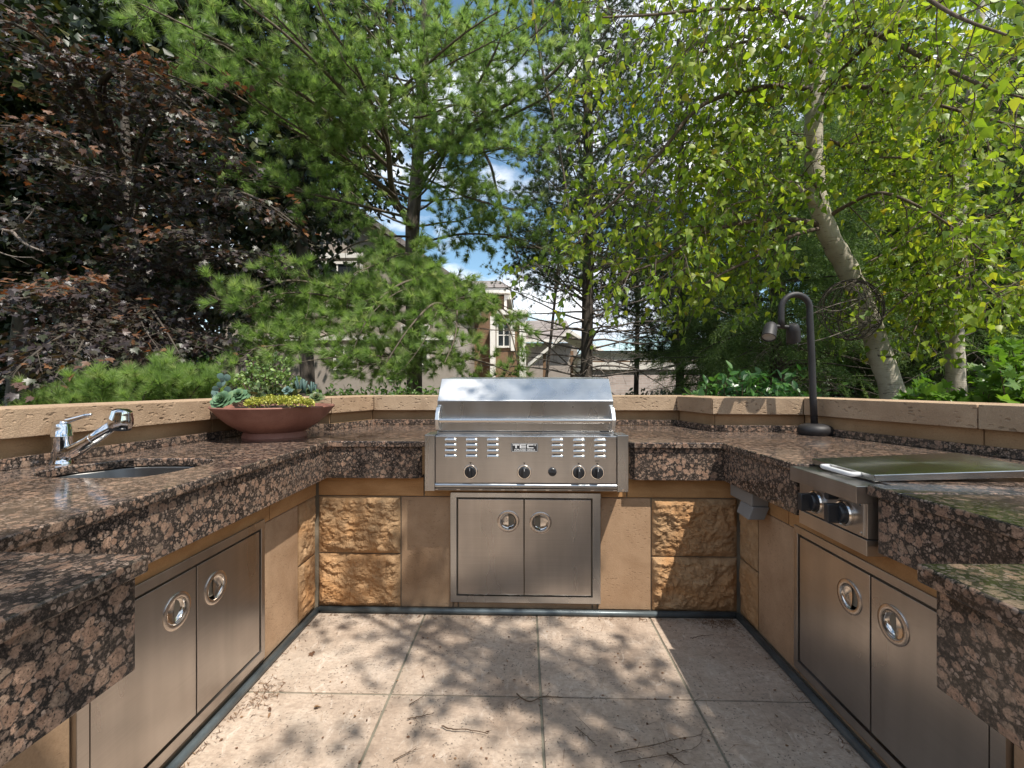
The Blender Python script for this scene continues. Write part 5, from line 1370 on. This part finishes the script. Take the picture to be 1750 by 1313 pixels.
pts = [[-1.05+2.1*rng.random(), 1.2+1.12*rng.random(), .003] for _ in range(150)]
litter('scattered_debris', 'scattered tiny dry bits and needles over the paving', pts, .011, M['l_litter'], T_SIMPLE)
pts = [[-1.05+2.1*rng.random(), 1.2+1.12*rng.random(), .003] for _ in range(150)]
litter('scattered_needles', 'thin dry pine needles scattered over the paving', pts, .075, M['l_litter'], (np.array([(-.008,0,0),(.008,0,0),(.04,1,.02)]), np.array([(0,1,2)])))
for (px, py), lb in (((533,1118),'curled brown dry leaf on the back left paver'), ((537,1213),'crumpled orange-brown leaf on the front left paver'), ((1325,1227),'flat tan oval leaf on the shaded right paver'), ((462,1222),'small dark dry seed leaf on the front left paver'), ((460,1213),'dark curled seed on the front left paver beside its twin')):
    c = zf(px, py); tv, tf = T_MAPLE if px in (533,537) else T_OVAL
    s_ = .024 if px in (533,537) else .018
    V, Fo = instance(tv*np.array([1,1,2.5]), tf, np.array([c]), frames(rng.normal(size=(1,3))*np.array([1,1,.1]), rng, .3, (0,0,1)), np.array([s_])); V[:,2] = np.maximum(V[:,2]+.004, .002)
    o = nmesh('fallen_leaf', V, [Fo], M['l_litter'], None, tuple(c), np.full(len(V), rng.random())); tag(o, lb, 'leaf', 'single fallen leaves')

# ------------------------------------------------------------------ houses beyond the trees
def wallbox(parent, name, m, a, b): t = MB(); t.box(a, b); return t.build(name, m, parent)
h1 = thing('gabled_house', 'beige stucco house with a gable seen through the white pine at the left', 'house', (-6.0, 15.5, 0))
YH = 15.5
def hx(px, y=YH): k = P(px, 600, 1); return k.x/k.y*y
def hz(py, y=YH, px=600): k = P(px, py, 1); return EYE+(k.z-EYE)/k.y*y
pk = (hx(565), hz(335)); le = (hx(300), hz(520)); re_ = (hx(790), hz(478))
t = MB(); poly = [(hx(380),0),(hx(775),0),(hx(775),hz(485)),pk,(hx(380),hz(455))]
n = len(poly); t.add([(x,YH,z) for x,z in poly]+[(x,YH+9,z) for x,z in poly], [(i,(i+1) % n,(i+1) % n+n,i+n) for i in range(n)]+[tuple(range(n)), tuple(range(n,2*n))]); t.build('wall', M['stucco'], h1)
for sx, (ax_, az) in ((-1, (hx(365), hz(470))), (1, (hx(792), hz(497)))):
    t = MB(); px_, pz_ = pk; dz = .22
    q = [(ax_,az),(px_,pz_+.02),(px_,pz_+dz),(ax_,az+dz)]
    t.add([(x,YH-.45,z) for x,z in q]+[(x,YH+9.2,z) for x,z in q], [(0,1,2,3),(4,7,6,5),(0,4,5,1),(1,5,6,2),(2,6,7,3),(3,7,4,0)]); t.build('roof', M['shingle'], h1)
    t = MB(); q = [(ax_,az-.16),(px_,pz_-.14),(px_,pz_+.015),(ax_,az-.005)]
    t.add([(x,YH-.40,z) for x,z in q]+[(x,YH-.30,z) for x,z in q], [(0,1,2,3),(4,7,6,5),(0,4,5,1),(1,5,6,2),(2,6,7,3),(3,7,4,0)]); t.build('bargeboard', M['soffit'], h1)
def window(par, px0, px1, py0, py1, y, sill=True):
    x0, x1, z0, z1 = hx(px0,y), hx(px1,y), hz(py1,y), hz(py0,y); e = .09
    t = MB(); t.box((x0-e,y-.07,z0-e),(x1+e,y-.002,z0)); t.box((x0-e,y-.07,z1),(x1+e,y-.002,z1+e)); t.box((x0-e,y-.069,z0),(x0,y-.002,z1)); t.box((x1,y-.069,z0),(x1+e,y-.002,z1)); f_ = t.build('window', M['trimw'], par)
    t = MB(); t.box((x0,y-.03,z0),(x1,y-.01,z1)); t.build('pane', M['glass'], f_)
    t = MB(); xm = (x0+x1)/2; t.box((xm-.025,y-.045,z0),(xm+.025,y-.031,z1)); t.box((x0,y-.044,(z0+z1)/2-.02),(x1,y-.0312,(z0+z1)/2+.02)); t.build('glazing_bar', M['trimw'], f_)
window(h1, 548, 606, 452, 520, YH); window(h1, 575, 602, 594, 628, YH); window(h1, 690, 730, 560, 620, YH)
for a, b, c, d_ in ((538,622,434,442),(400,775,574,582)):
    wallbox(h1, 'string_course', M['trimw'], (hx(a),YH-.10,hz(d_)), (hx(b),YH-.003,hz(c)))
wallbox(h1, 'downpipe', M['trimw'], (hx(617),YH-.12,hz(560)), (hx(621),YH-.02,hz(442)))
h2 = thing('brick_house', 'pale brick house with white cornices and grey hipped roofs beyond the grill hood', 'house', (1, 22, 0))
Y2 = 22.0
X = lambda p, y=Y2: hx(p, y)
Zz = lambda p, y=Y2: hz(p, y, 900)
# tall bay with hipped roof
wallbox(h2, 'wall', M['soffit'], (X(775),Y2,0), (X(866),Y2+5,Zz(506)))
wallbox(h2, 'cornice', M['trimw'], (X(770),Y2-.35,Zz(503)), (X(872),Y2+5.3,Zz(495)))
t = MB(); t.add([(X(768),Y2-.4,Zz(494)),(X(874),Y2-.4,Zz(494)),(X(874),Y2+5.4,Zz(494)),(X(768),Y2+5.4,Zz(494)),(X(778),Y2+1.2,Zz(470)),(X(852),Y2+1.2,Zz(470)),(X(852),Y2+3.8,Zz(470)),(X(778),Y2+3.8,Zz(470))],
                [(0,1,5,4),(1,2,6,5),(2,3,7,6),(3,0,4,7),(4,5,6,7),(0,3,2,1)]); t.build('roof', M['shingle'], h2)
window(h2, 830, 843, 512, 519, Y2)
for (a, b, c, d_) in ((862,866,505,590),(866,880,506,512)):
    wallbox(h2, 'trim_board', M['trimw'], (X(a),Y2-.2,Zz(d_)), (X(b),Y2-.01,Zz(c)))
# portico with corner pilasters
Y3 = 20.5
wallbox(h2, 'wall', M['soffit'], (hx(838,Y3),Y3,0), (hx(896,Y3),Y3+1.4,Zz(541,Y3)))
wallbox(h2, 'cornice', M['trimw'], (hx(850,Y3),Y3-.3,Zz(539,Y3)), (hx(902,Y3),Y3+1.5,Zz(531,Y3)))
for a, b in ((888,899),(838,847),(873,880)): wallbox(h2, 'pilaster', M['trimw'], (hx(a,Y3),Y3-.15,0 if a != 873 else Zz(600,Y3)), (hx(b,Y3),Y3-.003,Zz(541,Y3)))
wallbox(h2, 'frieze', M['trimw'], (hx(855,Y3),Y3-.12,Zz(552,Y3)), (hx(888,Y3),Y3-.004,Zz(545,Y3)))
window(h2, 852, 870, 556, 592, Y3)
# lower wing with roof and cream wall
t = MB(); t.add([(hx(898,Y3),Y3+.4,Zz(579,Y3)),(hx(985,Y3),Y3+.4,Zz(579,Y3)),(hx(985,Y3),Y3+5,Zz(548,Y3+5)),(hx(898,Y3),Y3+5,Zz(548,Y3+5))], [(0,1,2,3)])
t.add([(hx(898,Y3),Y3+.4,Zz(581,Y3)),(hx(985,Y3),Y3+.4,Zz(581,Y3)),(hx(985,Y3),Y3+5,Zz(550,Y3+5)),(hx(898,Y3),Y3+5,Zz(550,Y3+5))], [(3,2,1,0)]); t.build('roof', M['shingle'], h2, recalc=False)
wallbox(h2, 'gutter', M['trimw'], (hx(898,Y3),Y3+.25,Zz(584,Y3)), (hx(985,Y3),Y3+.42,Zz(579,Y3)))
wallbox(h2, 'wall', M['stucco'], (hx(898,Y3),Y3+.7,0), (hx(990,Y3),Y3+5,Zz(584,Y3)))
# small gable over the path
Y4 = 17.0
for sx, (a, za), (b, zb_) in ((-1,(902,628),(972,570)),(1,(1040,612),(972,570))):
    t = MB(); q = [(hx(a,Y4),Zz(za,Y4)),(hx(b,Y4),Zz(zb_,Y4)),(hx(b,Y4),Zz(zb_-6,Y4)),(hx(a,Y4),Zz(za-6,Y4))]
    t.add([(x,Y4-.2,z) for x,z in q]+[(x,Y4+2.5,z) for x,z in q], [(0,1,2,3),(4,7,6,5),(0,4,5,1),(1,5,6,2),(2,6,7,3),(3,7,4,0)]); t.build('gable_rake', M['trimw'], h2)
for px in (928, 975, 1030): wallbox(h2, 'post', M['soffit'], (hx(px,Y4),Y4,0), (hx(px+5,Y4),Y4+.12,Zz(600,Y4)))
gz = thing('brick_garage', 'low pale brick garage with a wide white fascia right of the grill hood', 'garage', (3, 14, 0))
Y5 = 14.0
wallbox(gz, 'wall', M['brick'], (hx(1006,Y5),Y5,0), (hx(1262,Y5),Y5+5,Zz(633,Y5)))
wallbox(gz, 'fascia', M['trimw'], (hx(1003,Y5),Y5-.07,Zz(632,Y5)), (hx(1265,Y5),Y5+5.1,Zz(619.5,Y5)))
wallbox(gz, 'cornice', M['trimw'], (hx(1000,Y5),Y5-.12,Zz(605,Y5)), (hx(1268,Y5),Y5+5.2,Zz(601,Y5)))
wallbox(gz, 'frieze', M['trimw'], (hx(1006,Y5),Y5-.04,Zz(617,Y5)), (hx(1262,Y5),Y5+5.04,Zz(605.5,Y5)))
wallbox(gz, 'brown_strip', M['soffit'], (hx(1006,Y5),Y5-.02,Zz(619.3,Y5)), (hx(1262,Y5),Y5+5.02,Zz(617.2,Y5)))  # recessed brown strip between frieze and fascia
t = MB(); t.add([(hx(999,Y5),Y5-.16,Zz(600.5,Y5)),(hx(1270,Y5),Y5-.16,Zz(600.5,Y5)),(hx(1270,Y5),Y5+5.3,Zz(600.5,Y5)),(hx(999,Y5),Y5+5.3,Zz(600.5,Y5)),(hx(1040,Y5),Y5+2,Zz(593,Y5)),(hx(1225,Y5),Y5+2,Zz(593,Y5)),(hx(1225,Y5),Y5+3,Zz(593,Y5)),(hx(1040,Y5),Y5+3,Zz(593,Y5))],
                [(0,1,5,4),(1,2,6,5),(2,3,7,6),(3,0,4,7),(4,5,6,7),(0,3,2,1)]); t.build('roof', M['shingle'], gz)
# added unseen behind the viewer: terrace and garden front, to warm steel reflections
tr = MB(); tr.box((-9,-9.2,-.055),(9,-4.0,-.004)); tag(tr.build('added_terrace', M['paver']), kind='structure')  # paving added out of view for the steel to reflect
hb = thing('added_house', 'unseen tan stone house front with tall windows, added behind the viewer for reflections in the steel', 'house', (0,-9.2,0))
xs = [-9,-6.6,-5.0,-3.2,-1.2,1.2,3.2,5.0,6.6,9]
for i in range(0, 9, 2): wallbox(hb, 'wall', M['wallstone'], (xs[i],-9.6,0), (xs[i+1],-9.2,3.2))
for i in range(1, 9, 2):
    wallbox(hb, 'wall', M['wallstone'], (xs[i],-9.6,2.5), (xs[i+1],-9.2,3.2)); wallbox(hb, 'window', M['glass'], (xs[i],-9.5,.1), (xs[i+1],-9.45,2.5))
    wallbox(hb, 'window_frame', M['trimw'], ((xs[i]+xs[i+1])/2-.04,-9.44,.1), ((xs[i]+xs[i+1])/2+.04,-9.40,2.5))
wallbox(hb, 'eaves', M['trimw'], (-9.4,-9.8,3.2), (9.4,-8.8,3.4))
t = MB(); t.add([(-9.5,-8.7,3.4),(9.5,-8.7,3.4),(8,-12,5.2),(-8,-12,5.2),(-9.5,-15,3.4),(9.5,-15,3.4)], [(0,1,2,3),(3,2,5,4),(1,5,2),(0,3,4),(0,4,5,1)]); t.build('roof', M['shingle'], hb)
# far woods closing the view
rng = np.random.default_rng(121)
K = 60000; a = np.radians(rng.uniform(-75, 75, K)); d = 30+6*rng.random(K)
H_ = np.array([2.6+1.6*noise.noise(Vector((x*9, 0, 0)))+2.2*abs(x) for x in a]); z = H_*rng.random(K)**.7
Pn = np.stack([np.sin(a)*d, np.cos(a)*d, z], 1)
fw = thing('far_woods', 'distant dark green woods closing the view behind the houses', 'woods', (0, 30, 0))
bpy.data.objects.remove(fw); fw = None
tv, tf = T_SIMPLE; V, Fo = instance(tv, tf, Pn, frames(rng.normal(size=(K,3))+np.array([0,0,-.4]), rng, .7, (0,-.5,.6)), .30+.3*rng.random(K))
o = nmesh('far_woods', V, [Fo], M['l_green'], None, (0,30,0), np.repeat(rng.random(K)*.6, len(tv)))
tag(o, 'distant dark green woods closing the view behind the houses', 'woods', None, 'stuff')
#print('TRIS', sum(sum(len(p.vertices)-2 for p in []) for _ in [0]), 'objects', len(bpy.data.objects))
